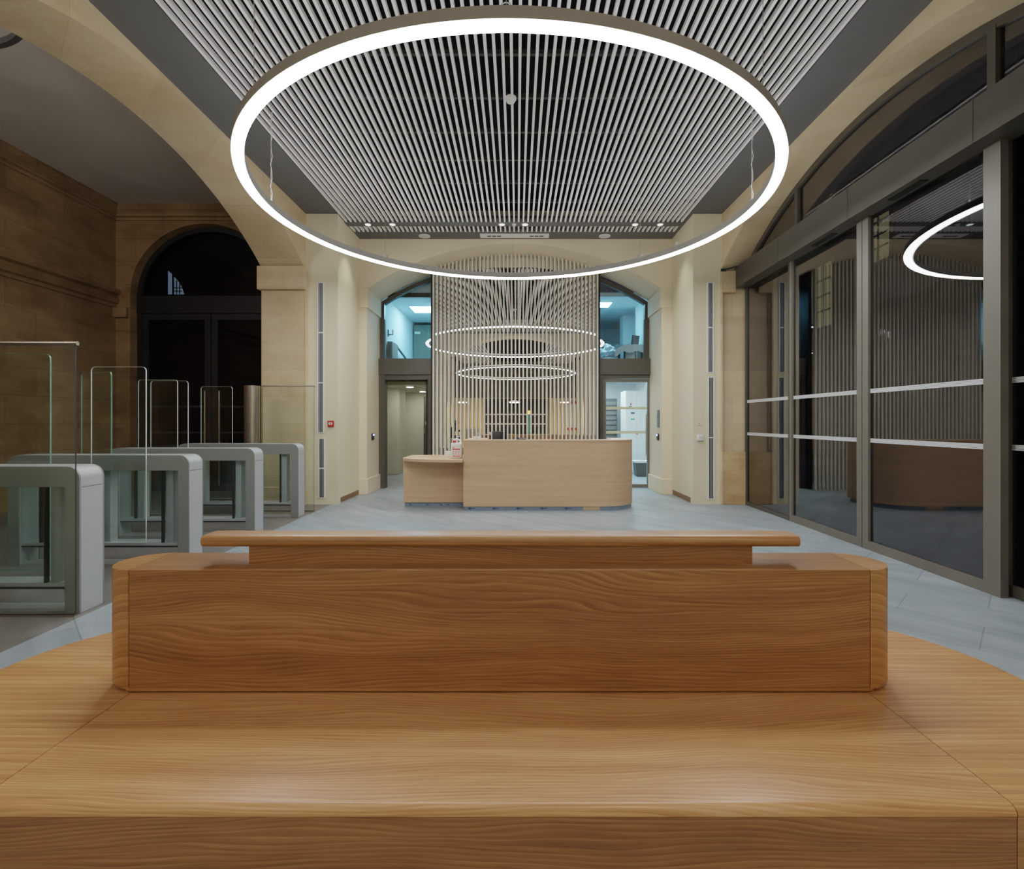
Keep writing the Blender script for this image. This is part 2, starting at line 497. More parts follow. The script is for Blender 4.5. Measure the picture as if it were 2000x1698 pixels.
# ------------------------------------------------------------------ room shell
m = MB(); m.box(-2.9, 3.75, -8.0, 16.5, -0.2, 0.0); struct(m, 'floor', M['floor'])
m = MB(); m.box(-7.9, -2.9, -8.0, 10.2, -0.2, 0.0); struct(m, 'floor_annex', M['floor_annex'])
m = MB(); m.box(-4.3, -2.9, 10.2, 15.0, -0.2, 0.0); struct(m, 'floor_corridor', M['floor'])
m = MB(); m.box(3.75, 14, -8.0, 26, -0.25, -0.05); struct(m, 'floor_outside', M['asphalt'])

# left wall with its segmental arch
pts = [(1.0, 0), (2.47, 0)] + arc(BAYC, 2.73, SPR, CRN) + [(7.93, 0), (9.62, 0), (9.62, 5.3), (1.0, 5.3)]
m = MB(); m.prism(pts, 'x', XL - 0.66, XL); struct(m, 'wall_left', M['stone'])
# right wall with the glazed arch
pts = [(1.0, 0), (2.35, 0)] + arc(BAYC, 2.83, SPR, CRN) + [(8.03, 0), (9.62, 0), (9.62, 5.3), (1.0, 5.3)]
m = MB(); m.prism(pts, 'x', XR, XR + 0.9); struct(m, 'wall_right', M['stone'])
# back wall with its arch
YB0, YB1 = 9.10, 10.02
pts = [(XL - 0.6, 0), (CX - 2.62, 0)] + arc(CX, 2.62, 3.65, 4.46) + [(CX + 2.62, 0), (XR + 0.6, 0), (XR + 0.6, 5.3), (XL - 0.6, 5.3)]
m = MB(); m.prism(pts, 'y', YB0, YB1); struct(m, 'wall_back', M['plaster'])
# arch behind the camera
pts = [(XL - 0.6, 0), (CX - 2.62, 0)] + arc(CX, 2.62, 3.65, 4.46) + [(CX + 2.62, 0), (XR + 0.6, 0), (XR + 0.6, 5.3), (XL - 0.6, 5.3)]
m = MB(); m.prism(pts, 'y', 0.55, 1.25); struct(m, 'wall_front', M['plaster'])
# bay behind the camera
m = MB(); m.box(XL - 0.5, XL, -7.5, 0.55, 0, 5.3); struct(m, 'wall_rear_left', M['plaster'])
m = MB(); m.box(XR, XR + 0.5, -7.5, 0.55, 0, 5.3); struct(m, 'wall_rear_right', M['plaster'])
m = MB(); m.box(-3.9, 3.8, -7.8, -7.5, 0, 2.75); struct(m, 'wall_rear', M['beige'])
m = MB(); m.box(-3.9, 3.8, -7.8, -7.45, 2.75, 5.3); struct(m, 'wall_rear_upper', M['olive'])

# imposts and plinths of the arch piers
def slab(name, mat, *b, bevel=0.008):
    m = MB(); m.box(*b)
    return struct(m, name, mat, bevel=bevel)
slab('trim_impost_left', M['stone'], XL - 0.70, XL + 0.03, 7.86, 8.0, 3.33, 3.69)
slab('trim_plinth_left', M['stone'], XL - 0.68, XL + 0.02, 7.90, 8.0, 0, 0.28)
slab('trim_impost_right', M['stone'], XR - 0.03, XR + 0.20, 7.95, 8.0, 3.30, 3.64)
slab('trim_plinth_right', M['stone_plinth'], XR - 0.01, XR + 0.42, 7.96, 8.0, 0, 0.82)
slab('trim_edge_left', M['stone'], XL, XL + 0.035, 7.93, 8.0, 0, 3.34)
slab('trim_edge_right', M['stone'], XR - 0.035, XR, 7.95, 8.0, 0, 3.32)
for s, nm in ((-1, 'left'), (1, 'right')):
    xa, xb = sorted((CX + s * 2.59, CX + s * 2.80))
    slab('trim_impost_back_' + nm, M['plaster'], xa, xb, YB0 - 0.03, YB1 - 0.05, 3.31, 3.65)
    slab('trim_plinth_back_' + nm, M['plaster'], xa, xb, YB0 - 0.04, YB1 - 0.05, 0, 0.28)

# cream casings in the two corners
m = MB(); m.box(XL, -2.80, 8.0, 9.1, 0, CEIL + 0.4); struct(m, 'wall_casing_left', M['cream'])
m = MB(); m.box(2.75, XR + 0.02, 8.0, 9.1, 0, CEIL + 0.4); struct(m, 'wall_casing_right', M['cream'])
m = MB(); m.box(-2.80, -2.79, 8.12, 9.02, 0.015, 0.09); struct(m, 'baseboard_left', M['brown'])
m = MB(); m.box(2.74, 2.75, 8.12, 9.02, 0.015, 0.09); struct(m, 'baseboard_right', M['brown'])

# ceiling of the bay: grey border round the slat field
SX0, SX1, SY0, SY1 = -2.80, 2.70, 1.75, 8.72
m = MB()
m.box(XL, SX0, 1.25, YB0, CEIL, CEIL + 0.06)
m.box(SX1, XR, 1.25, YB0, CEIL, CEIL + 0.06)
m.box(SX0, SX1, SY1, YB0, CEIL, CEIL + 0.06)
m.box(SX0, SX1, 1.25, SY0, CEIL, CEIL + 0.06)
struct(m, 'ceiling', M['ceil_grey'])
m = MB(); m.box(XL - 0.2, XR + 0.2, 1.0, YB0 + 0.2, CEIL + 0.50, CEIL + 0.56); struct(m, 'ceiling_plenum', M['plenum'])
m = MB(); m.box(XL - 0.2, XR + 0.2, -7.6, 0.6, CEIL + 0.14, CEIL + 0.2); struct(m, 'ceiling_rear', M['plenum'])

# slatted ceiling, every slat its own part
def slat_field(label, x0, x1, n, y0, y1, band):
    root = thing('slatted_ceiling', label, 'ceiling', ((x0 + x1) / 2, (y0 + y1) / 2, CEIL))
    first = None
    for i in range(n):
        x = x0 + (x1 - x0) * (i + 0.5) / n
        if first is None:
            mm = MB(); mm.box(x - 0.0125, x + 0.0125, y0, y1, CEIL - 0.015, CEIL + 0.03)
            first = part(mm, 'slat', M['slat'], root); fx = x
        else:
            c = first.copy(); COL.objects.link(c); c.location = (x - fx, 0, 0)
    if band:
        y = y0 + 0.35
        while y < y1 - 0.3:
            mm = MB(); mm.box(x0, x1, y, y + 0.035, CEIL + 0.05, CEIL + 0.09)
            part(mm, 'carrier_rail', M['carrier'], root); y += 0.62
        mm = MB(); mm.box(x0, x1, 8.29, 8.46, CEIL - 0.018, CEIL + 0.05)
        part(mm, 'service_band', M['ceil_grey'], root)
    return root
slat_field('ceiling of long white parallel slats above the ring light, running away to the reception', SX0, SX1, 73, SY0, SY1, True)
for xa, xb, w in ((-2.9, -1.3, 'left'), (1.2, 2.8, 'right')):
    slat_field('white slats on the %s side of the rear bay ceiling, seen only in the mirror' % w, xa, xb, 21, -7.2, 0.2, False)

# ------------------------------------------------------------------ camera
cam_d = bpy.data.cameras.new('camera'); cam = bpy.data.objects.new('camera', cam_d); COL.objects.link(cam)
cam.location = (0, 0, CAM_Z); cam.rotation_euler = (PI / 2, 0, 0)
cam_d.sensor_fit = 'HORIZONTAL'; cam_d.sensor_width = 36.0; cam_d.lens = 18.0
cam_d.shift_x = -10 / 2000.0; cam_d.shift_y = -26 / 2000.0
cam_d.clip_start = 0.05; cam_d.clip_end = 200
scene.camera = cam

# ------------------------------------------------------------------ ring lights
def ring_light(c, label, z=3.483, band='led'):
    root = thing('ring_light', label, 'lamp', (c[0], c[1], z))
    R, w, h = 2.55, 0.095, 0.078
    mm = MB(); mm.annulus((c[0], c[1], z), [(R, 0.006), (R, h), (R - w, h), (R - w, 0.006)])
    part(mm, 'housing', M['housing'], root, smooth=True)
    mm = MB(); mm.annulus((c[0], c[1], z), [(R - 0.004, -0.004), (R - 0.004, 0.005), (R - w + 0.004, 0.005), (R - w + 0.004, -0.004)])
    part(mm, 'light_band', M[band], root, smooth=True)
    mm = MB(); mm.annulus((c[0], c[1], z), [(R - 0.03, h + 0.001), (R - 0.03, h + 0.006), (R - w + 0.03, h + 0.006), (R - w + 0.03, h + 0.001)])
    part(mm, 'added_uplight', M['led_added_up' if band == 'led' else band], root, smooth=True)  # unseen glowing strip, added on top to brighten the slats
    for k in range(8):
        a = k * PI / 4
        x, y = c[0] + (R - w / 2) * math.cos(a), c[1] + (R - w / 2) * math.sin(a)
        mm = MB(); mm.cyl((x, y, z + h + 0.03), (x, y, CEIL - 0.016), 0.0022, 6)
        if k in (0, 4):   # supply flex beside the wire, a little crooked
            path = [(x + 0.012 * math.sin(2.3 * t) + 0.006, y, z + h + 0.03 + (CEIL - z - h - 0.046) * t / 12) for t in range(13)]
            mm.tube(path, 0.0035, 6)
        cb = part(mm, 'suspension_cable', M['white'] if k in (0, 4) else M['steel'], root)
        mm = MB()
        ringp = [(x + 0.028 * math.cos(t * PI / 8), y, z + h + 0.026 + 0.028 * math.sin(t * PI / 8)) for t in range(17)]
        mm.tube(ringp, 0.004, 6, cap=False)
        part(mm, 'cable_eyelet', M['carrier'], cb)
    return root
ring_light((CX - 0.01, 5.33), 'huge glowing white ring light hung on wires under the slatted ceiling')
ring_light((CX - 0.01, -2.4), 'smaller looking second glowing ring seen only in the mirror behind the battens', 3.483, 'led_rear')

# ------------------------------------------------------------------ timber bench
BC, BY = -0.055, 1.70
HX = 1.155      # half length of the straight part
def stadium_half(cx, r, side, n=28):
    return [(cx + side * r * math.sin(PI * i / n), BY - r * math.cos(PI * i / n)) for i in range(n + 1)]
bench = thing('island_bench', 'large oval honey oak bench filling the foreground, with a solid backrest block along its middle', 'bench', (BC, BY, 0))
def seat_piece(pts, name, z0, z1, mat, nose):
    mm = MB(); mm.prism(pts, 'z', z0, z1)
    return part(mm, name, mat, bench, smooth=True)
SR = 0.575
g = 0.0012
def capped(cx, side, r, z0, z1, nose, name, mat, parent, inner=0.0, nb=6, below=0.0):
    """half-round end piece with a rounded top edge (nose) and optionally rounded bottom edge"""
    bm_ = MB(); bm = bm_.bm
    prof = []
    if below:
        prof += [(r - below + below * math.sin(PI / 2 * i / nb), z0 + below - below * math.cos(PI / 2 * i / nb)) for i in range(nb + 1)]
    else:
        prof += [(r, z0)]
    if nose:
        prof += [(r - nose + nose * math.cos(PI / 2 * i / nb), z1 - nose + nose * math.sin(PI / 2 * i / nb)) for i in range(nb + 1)]
    else:
        prof += [(r, z1)]
    n = 28; rows = []
    for rr, z in prof:
        rows.append([bm.verts.new((cx + side * rr * math.sin(PI * i / n), BY - rr * math.cos(PI * i / n), z)) for i in range(n + 1)])
    for a, b in zip(rows, rows[1:]):
        for i in range(n):
            bm.faces.new((a[i], a[i + 1], b[i + 1], b[i]))
    bm.faces.new(rows[0]); bm.faces.new(rows[-1])
    bm.faces.new([r_[0] for r_ in rows] + [r_[-1] for r_ in rows[::-1]])
    return part(bm_, name, mat, parent, smooth=True)
def straight(x0, x1, r, z0, z1, nose, name, mat, parent, nb=6, below=0.0):
    prof = []
    def side(s):
        p = []
        if below: p += [(r - below + below * math.sin(PI / 2 * i / nb), z0 + below - below * math.cos(PI / 2 * i / nb)) for i in range(nb + 1)]
        else: p += [(r, z0)]
        if nose: p += [(r - nose + nose * math.cos(PI / 2 * i / nb), z1 - nose + nose * math.sin(PI / 2 * i / nb)) for i in range(nb + 1)]
        else: p += [(r, z1)]
        return [(BY + s * a, z) for a, z in p]
    pts = side(1) + side(-1)[::-1]
    mm = MB(); mm.prism(pts, 'x', x0, x1)
    return part(mm, name, mat, parent, smooth=True)
straight(BC - HX + g, BC + HX - g, SR, 0.43, 0.45, 0.019, 'seat_board', M['bench_seat_lit'], bench)
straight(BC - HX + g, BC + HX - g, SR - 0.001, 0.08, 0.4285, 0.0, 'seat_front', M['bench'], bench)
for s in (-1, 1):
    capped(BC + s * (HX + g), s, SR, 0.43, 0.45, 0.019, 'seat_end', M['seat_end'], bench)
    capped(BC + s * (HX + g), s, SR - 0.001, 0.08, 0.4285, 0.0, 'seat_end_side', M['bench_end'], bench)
pl = MB()
pl.prism(stadium_half(BC + HX, SR - 0.06, 1) + stadium_half(BC - HX, SR - 0.06, -1)[::-1], 'z', 0.0, 0.08)
pl.prism(stadium_half(BC + HX, SR - 0.004, 1) + stadium_half(BC - HX, SR - 0.004, -1)[::-1], 'z', 0.09, 0.44)
part(pl, 'plinth', M['gap'], bench)
# backrest block: straight middle, round ends
BR = 0.105
blk = MB(); blk.prism(stadium_half(BC + HX, BR - 0.02, 1) + stadium_half(BC - HX, BR - 0.02, -1)[::-1], 'z', 0.449, 0.80)
part(blk, 'backrest_core', M['gap'], bench)
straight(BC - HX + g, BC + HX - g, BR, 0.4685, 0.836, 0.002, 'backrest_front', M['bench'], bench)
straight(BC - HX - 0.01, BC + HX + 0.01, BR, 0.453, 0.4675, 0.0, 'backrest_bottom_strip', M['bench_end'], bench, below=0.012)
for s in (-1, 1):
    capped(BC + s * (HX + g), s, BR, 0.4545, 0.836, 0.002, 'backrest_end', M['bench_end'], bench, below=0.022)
# ledge and rounded rail on top
mm = MB(); mm.box(-0.872, 0.765, 1.665, 1.735, 0.836, 0.894); part(mm, 'rail_support', M['bench'], bench)
mm = MB()
hw = 0.052; x0, x1 = -1.02, 0.913
pts = [(BY + hw - 0.017 + 0.017 * math.cos(-PI / 2 + PI * i / 10), 0.911 + 0.018 * math.sin(-PI / 2 + PI * i / 10)) for i in range(11)]
pts += [(BY - hw + 0.017 + 0.017 * math.cos(PI / 2 + PI * i / 10), 0.911 + 0.018 * math.sin(PI / 2 + PI * i / 10)) for i in range(11)]
mm.prism(pts, 'x', x0, x1)
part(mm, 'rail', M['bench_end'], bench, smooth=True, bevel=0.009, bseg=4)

# ------------------------------------------------------------------ reception desk
DY = 7.43
desk = thing('reception_desk', 'pale beech reception desk with high rounded front and lower counter on its left', 'desk', (0.3, 8.0, 0))
def high_outline(inset, yb, n=18, xl=-0.78):
    r = 0.5 - inset
    p = [(xl, yb), (xl, DY + inset)]
    p += [(1.27 + r * math.sin(PI / 2 * i / n), DY + 0.5 - r * math.cos(PI / 2 * i / n)) for i in range(n + 1)]
    p += [(1.77 - inset, yb)]
    return p
def shell_outline(n=18):
    o = [(-0.78, DY)] + [(1.27 + 0.5 * math.sin(PI / 2 * i / n), DY + 0.5 - 0.5 * math.cos(PI / 2 * i / n)) for i in range(n + 1)] + [(1.77, 8.35)]
    i_ = [(1.73, 8.35)] + [(1.27 + 0.46 * math.sin(PI / 2 * i / n), DY + 0.5 - 0.46 * math.cos(PI / 2 * i / n)) for i in range(n, -1, -1)] + [(-0.74, DY + 0.04), (-0.74, 8.35), (-0.78, 8.35)]
    return o + i_
mm = MB(); mm.prism(shell_outline(), 'z', 0.062, 1.004); part(mm, 'front_panel', M['desk'], desk, smooth=True)
def top_outline(n=18):
    o = [(-0.78, DY - 0.004)] + [(1.27 + 0.504 * math.sin(PI / 2 * i / n), DY + 0.5 - 0.504 * math.cos(PI / 2 * i / n)) for i in range(n + 1)] + [(1.774, 8.38)]
    i_ = [(1.45, 8.38), (1.45, DY + 0.30), (-0.46, DY + 0.30), (-0.46, 8.38), (-0.78, 8.38)]
    return o + i_
mm = MB(); mm.prism(top_outline(), 'z', 1.006, 1.026); part(mm, 'desk_top', M['desk'], desk)
mm = MB(); mm.prism(high_outline(0.045, 8.3, xl=-0.735), 'z', 0.70, 0.74); part(mm, 'worktop', M['desk'], desk)
mm = MB(); mm.prism(high_outline(0.012, 8.3, xl=-0.76), 'z', 0.0, 0.061); base = part(mm, 'plinth', M['film'], desk, smooth=True)
for i in range(5):
    x = PX(913, DY) + i * 0.35
    mm = MB(); z = 0.031; y = DY + 0.0103
    mm.prism([(x, z), (x + 0.05, z + 0.020), (x + 0.045, z + 0.006), (x + 0.11, z + 0.005), (x + 0.11, z - 0.005), (x + 0.045, z - 0.006), (x + 0.05, z - 0.020)], 'y', y, y + 0.0015)
    part(mm, 'printed_arrow', M['film_ink'], base)
mm = MB(); mm.box(0.96, 1.20, DY + 0.0095, DY + 0.0118, 0.006, 0.060); part(mm, 'tape_patch', M['tape'], base)
# lower counter
mm = MB(); mm.box(-1.72, -0.785, 7.74, 7.78, 0.072, 0.705); part(mm, 'counter_front', M['desk'], desk)
mm = MB(); mm.box(-1.72, -1.68, 7.785, 8.35, 0.072, 0.705); part(mm, 'counter_side', M['desk'], desk)
n = 24
pts = [(-0.785, 8.38), (-1.725, 8.38)] + [(-0.785 - 0.94 * math.cos(PI / 2 * i / n), 7.74 - 0.41 * math.sin(PI / 2 * i / n)) for i in range(n + 1)]
mm = MB(); mm.prism(pts, 'z', 0.707, 0.748); part(mm, 'counter_top', M['desk'], desk, smooth=True, bevel=0.004)
mm = MB(); mm.box(-1.70, -0.79, 7.76, 8.3, 0.0, 0.071); cb = part(mm, 'counter_plinth', M['film'], desk)
for x in (-1.64, -1.38, -1.18, -1.07, -0.86):
    mm = MB(); z = 0.036
    mm.prism([(x, z + 0.012), (x + 0.018, z + 0.012), (x + 0.05, z - 0.014), (x + 0.032, z - 0.014)], 'y', 7.757, 7.7598)
    part(mm, 'printed_mark', M['film_ink'], cb)

# things on the desk
def label_thing(name, label, cat, loc, group=None): return thing(name, label, cat, loc, group)
jx, jy, jz = PX(892, 7.62), 7.62, 0.748
can = thing('jerrycan', 'white plastic jerrycan with red printed label on the low counter', 'container', (jx, jy, jz))
mm = MB()
mm.box(jx - 0.083, jx + 0.083, jy - 0.065, jy + 0.065, jz, jz + 0.235, bevel=0.022, seg=3)
part(mm, 'body', M['white'], can, smooth=True)
mm = MB(); mm.tube([(jx - 0.055, jy, jz + 0.225), (jx - 0.05, jy, jz + 0.272), (jx + 0.0, jy, jz + 0.285), (jx + 0.045, jy, jz + 0.272), (jx + 0.065, jy, jz + 0.225)], 0.015, 10)
part(mm, 'handle', M['white'], can, smooth=True)
mm = MB(); mm.lathe([(0.024, 0), (0.024, 0.028), (0.018, 0.032)], (jx - 0.03, jy - 0.035, jz + 0.234)); part(mm, 'cap', M['label_red'], can, smooth=True)
mm = MB()
mm.box(jx - 0.055, jx + 0.055, jy - 0.0665, jy - 0.0655, jz + 0.130, jz + 0.146)
mm.box(jx - 0.055, jx - 0.02, jy - 0.0665, jy - 0.0655, jz + 0.158, jz + 0.168)
for r_ in range(3):
    for c_ in range(3):
        mm.box(jx - 0.055 + c_ * 0.04, jx - 0.03 + c_ * 0.04, jy - 0.0665, jy - 0.0655, jz + 0.062 + r_ * 0.02, jz + 0.069 + r_ * 0.02)
mm.box(jx - 0.055, jx + 0.055, jy - 0.0665, jy - 0.0655, jz + 0.030, jz + 0.042)
part(mm, 'printed_label', M['label_red'], can)
bx, by = PX(899.5, 7.85), 7.85
pb = thing('pump_bottle', 'slim white pump dispenser bottle standing behind the jerrycan', 'bottle', (bx, by, jz))
mm = MB(); mm.lathe([(0.032, 0), (0.034, 0.01), (0.034, 0.20), (0.02, 0.235), (0.013, 0.245)], (bx, by, jz)); part(mm, 'body', M['white'], pb, smooth=True)
mm = MB(); mm.lathe([(0.015, 0.245), (0.015, 0.27), (0.006, 0.275), (0.006, 0.31), (0.018, 0.312), (0.018, 0.325)], (bx, by, jz)); mm.box(bx - 0.05, bx, by - 0.006, by + 0.006, jz + 0.312, jz + 0.324)
part(mm, 'pump', M['white'], pb, smooth=True)
wx, wy = PX(874, 7.95), 7.95
wb = thing('paper_stack', 'small slanted white paper stand left of the jerrycan', 'paper', (wx, wy, jz))
mm = MB(); mm.prism([(wx - 0.045, jz), (wx + 0.055, jz), (wx + 0.055, jz + 0.075), (wx - 0.01, jz + 0.085)], 'y', wy - 0.04, wy + 0.04); part(mm, 'sheets', M['white'], wb)
mm = MB(); mm.box(wx - 0.05, wx + 0.06, wy + 0.041, wy + 0.045, jz, jz + 0.09); part(mm, 'back_card', M['offwhite'], wb)
# monitor seen from behind
mx, my = PX(972, 7.95), 7.95
mon = thing('computer_monitor', 'black computer monitor seen from behind above the desk top', 'monitor', (mx, my, 0.74))
mm = MB(); mm.box(mx - 0.085, mx + 0.07, my - 0.02, my + 0.012, 0.86, 1.145, bevel=0.008)
o = part(mm, 'screen_housing', M['dark'], mon, smooth=True)
mm = MB(); mm.prism([(mx + 0.072, 0.88), (mx + 0.088, 0.885), (mx + 0.088, 1.135), (mx + 0.072, 1.145)], 'y', my - 0.10, my + 0.015); part(mm, 'side_bezel', M['dark'], mon)
mm = MB(); mm.box(mx - 0.03, mx + 0.03, my + 0.012, my + 0.05, 0.75, 1.0); mm.box(mx - 0.1, mx + 0.1, my - 0.08, my + 0.09, 0.74, 0.752); part(mm, 'stand', M['dark'], mon)
# flat dark telephone and white rolls
tx, ty = PX(1018, 7.66), 7.66
ph = thing('desk_phone', 'low black desk phone lying on the desk top right of the monitor', 'phone', (tx, ty, 1.026))
mm = MB(); mm.prism([(ty - 0.06, 1.026), (ty + 0.06, 1.026), (ty + 0.06, 1.052), (ty - 0.06, 1.034)], 'x', tx - 0.07, tx + 0.07); part(mm, 'base', M['dark'], ph)
mm = MB(); mm.tube([(tx - 0.05, ty + 0.05, 1.056), (tx - 0.05, ty, 1.058), (tx - 0.05, ty - 0.05, 1.048)], 0.013, 8); part(mm, 'handset', M['dark'], ph, smooth=True)
rm = None
for k, (px_, lab) in enumerate(((928, 'white paper roll on the desk top, the left of the pair'), (936, 'white paper roll on the desk top, the right of the pair'))):
    rx = PX(px_, 7.62)
    r = thing('paper_roll', lab, 'roll', (rx, 7.62, 1.026), 'white rolls on the desk')
    mm = MB(); mm.annulus((rx, 7.62, 1.026), [(0.028, 0.0), (0.028, 0.05), (0.010, 0.05), (0.010, 0.0)], seg=24); part(mm, 'paper', M['white'], r, smooth=True)
    mm = MB(); mm.annulus((rx, 7.62, 1.026), [(0.0095, 0.0), (0.0095, 0.048), (0.007, 0.048), (0.007, 0.0)], seg=16); part(mm, 'core', M['dark'], r, smooth=True)

# ------------------------------------------------------------------ batten screen and mirror
bs = thing('batten_screen', 'screen of thin white upright battens rising to the arch behind the reception desk', 'screen', (CX, BAT, 0))
b0, b1, nb = PX(846.5, BAT), PX(1167, BAT), 43
for i in range(nb):
    x = b0 + (b1 - b0) * i / (nb - 1)
    zt = arc_z(x, CX, 2.62, 3.65, 4.46) - 0.004
    mm = MB(); mm.box(x - 0.0135, x + 0.0135, BAT - 0.018, BAT + 0.018, 0.0, zt); part(mm, 'batten', M['batten'], bs)
GX0_, GX1_ = PX(846, MIR), PX(1168, MIR)
MX0, MX1 = PX(846, 10.06), PX(1168, 10.06)
mir = thing('wall_mirror', 'tall mirror behind the white battens reflecting the hall', 'mirror', ((GX0_ + GX1_) / 2, MIR, 0))
def mtop(x): return arc_z(x, CX, 2.62, 3.65, 4.46) - 0.003
pts = [(GX0_, 0.0)] + [(GX0_ + (GX1_ - GX0_) * i / 24, mtop(GX0_ + (GX1_ - GX0_) * i / 24)) for i in range(25)] + [(GX1_, 0.0)]
mm = MB(); mm.prism(pts, 'y', MIR, MIR + 0.006)
for v in mm.bm.verts: v.co.y += v.co.z * 0.0065          # leans back a touch
part(mm, 'mirror_glass', M['mirror'], mir)
pts = [(MX0, 0.0)] + [(MX0 + (MX1 - MX0) * i / 24, mtop(MX0 + (MX1 - MX0) * i / 24)) for i in range(25)] + [(MX1, 0.0)]
mm = MB(); mm.prism(pts, 'y', MIR + 0.045, 10.12); part(mm, 'backing', M['black'], mir)
for z in (2.21, 3.06):
    mm = MB(); mm.box(GX0_, GX1_, MIR + z * 0.0065 - 0.0015, MIR + z * 0.0065 + 0.003, z - 0.0015, z + 0.0015)
    part(mm, 'panel_joint', M['carrier'], mir)

# ------------------------------------------------------------------ windows and doors of the back arch
YG = 10.06
def back_window(side, idx):
    # upper arched light
    xj = CX + side * 2.62
    xi = MX0 if side < 0 else MX1
    z0 = 2.50
    xs = [xj + (xi - xj) * i / 14 for i in range(15)]
    ar = [(x, arc_z(x, CX, 2.62, 3.62, 4.41)) for x in xs]
    w = struct(MB().ribbon(([(xj, z0)] + ar) if side > 0 else ([(xj, z0)] + ar), 0.075 * (1 if side > 0 else -1), 'y', YG - 0.06, YG + 0.05), 'window_%d' % idx, M['bronze'])
    off = w.location
    gl = MB(); gl.prism([(xj, z0), (xi, z0)] + ar[::-1], 'y', YG, YG + 0.01)
    o = gl.build('pane', M['glass'], parent=w); o.matrix_parent_inverse = Matrix.Translation(-off)
    lo, hi = sorted((xj - side * -0.06, xj - side * 0.10))
    mm = MB(); mm.box(lo, hi, YG - 0.10, YG - 0.02, z0, 3.28)
    o = mm.build('side_casing', M['bronze'], parent=w); o.matrix_parent_inverse = Matrix.Translation(-off)
    lo, hi = sorted((xj + side * 0.06, xi))
    mm = MB(); mm.box(lo, hi, YG - 0.20, YG + 0.05, 2.20, 2.51)
    o = mm.build('transom', M['bronze'], parent=w); o.matrix_parent_inverse = Matrix.Translation(-off)
    return w
back_window(-1, 1); back_window(1, 2)

def spart(mb, name, mat, parent, **kw):
    root = parent
    while root.parent is not None: root = root.parent
    o = mb.build(name, mat, parent=parent, **kw)
    o.matrix_parent_inverse = Matrix.Translation(-root.location) if parent is root else Matrix.Identity(4)
    return o
# left doorway, its leaf standing open
xl, xr = PX(737, 9.9), MX0
mm = MB()
mm.box(xl - 0.02, PX(754, 9.98), 9.88, 10.08, 0, 2.2)
mm.box(PX(837.5, 9.98), xr, 9.88, 10.08, 0, 2.2)
mm.box(PX(754, 9.98), PX(837.5, 9.98), 9.90, 10.08, 2.11, 2.2)
d1 = struct(mm, 'door_1', M['bronze'])
lx = PX(836.5, 10.1)
mm = MB(); mm.box(lx - 0.045, lx, 10.09, 11.0, 0.02, 2.10); spart(mm, 'open_leaf', M['darkframe'], d1)
for z in (0.55, 1.26, 1.98):
    mm = MB(); mm.cyl((lx - 0.05, 10.09, z - 0.03), (lx - 0.05, 10.09, z + 0.03), 0.014, 10); spart(mm, 'hinge', M['steel'], d1)
# right glass door
mm = MB()
mm.box(MX1, PX(1177, 9.95), 9.88, 10.08, 0, 2.2)
mm.box(PX(1272.5, 9.95), PX(1281, 9.9) + 0.01, 9.88, 10.08, 0, 2.2)
mm.box(PX(1177, 9.95), PX(1272.5, 9.95), 9.90, 10.08, 2.13, 2.2)
d2 = struct(mm, 'door_2', M['bronze'])
x0, x1 = PX(1177, 9.95) + 0.004, PX(1272.5, 9.95) - 0.004
gx0, gx1 = PX(1183, 9.97), PX(1263.5, 9.97)
mm = MB(); mm.box(x0, gx0, 9.94, 10.0, 0.01, 2.12); mm.box(gx1, x1, 9.94, 10.0, 0.01, 2.12); mm.box(gx0, gx1, 9.94, 10.0, 2.06, 2.12); mm.box(gx0, gx1, 9.94, 10.0, 0.01, 0.075)
spart(mm, 'leaf', M['bronze_lt'], d2)
mm = MB(); mm.box(gx0, gx1, 9.965, 9.975, 0.075, 2.06); spart(mm, 'pane', M['glass'], d2)
for z in (1.555, 1.085):
    mm = MB(); mm.box(gx0, gx1, 9.960, 9.9635, z - 0.025, z + 0.025); spart(mm, 'film_strip', M['strip_pale'], d2)
hx = PX(1262, 9.9)
mm = MB(); mm.cyl((hx, 9.89, 0.64), (hx, 9.89, 1.44), 0.011, 10); mm.cyl((hx, 9.89, 0.75), (hx + 0.02, 9.95, 0.75), 0.008, 8); mm.cyl((hx, 9.89, 1.33), (hx + 0.02, 9.95, 1.33), 0.008, 8)
spart(mm, 'pull_handle', M['steel'], d2)
for z in (0.86, 1.30):
    mm = MB(); mm.cyl((x1, 9.93, z - 0.03), (x1, 9.93, z + 0.03), 0.012, 10); spart(mm, 'hinge', M['bronze'], d2)

# ------------------------------------------------------------------ rooms behind the back arch
# corridor on the left (floor level)
slab('wall_corridor_near', M['corridor'], -4.2, -2.90, 12.5, 13.3, 0, 2.5, bevel=0.01)
slab('wall_corridor_left', M['corridor'], -3.75, -3.60, 10.02, 12.6, 0, 2.5, bevel=0)
slab('wall_corridor_far', M['corridor'], -4.2, -1.60, 14.6, 14.75, 0, 2.5, bevel=0)
slab('wall_corridor_right', M['corridor'], -1.70, -1.60, 10.15, 14.7, 0, 2.30, bevel=0)
m = MB(); m.box(-4.2, -1.6, 11.6, 14.75, 2.12, 2.2); m.box(-4.2, -1.6, 10.02, 11.6, 2.30, 2.36); struct(m, 'ceiling_corridor', M['corridor'])
dd = struct(MB().box(PX(827, 14.5), PX(842, 14.5), 14.54, 14.6, 0, 2.0), 'door_3', M['bronze'])
mm = MB(); mm.cyl((PX(829, 14.5), 14.5, 0.95), (PX(829, 14.5), 14.5, 1.1), 0.012); spart(mm, 'door_handle', M['steel'], dd)
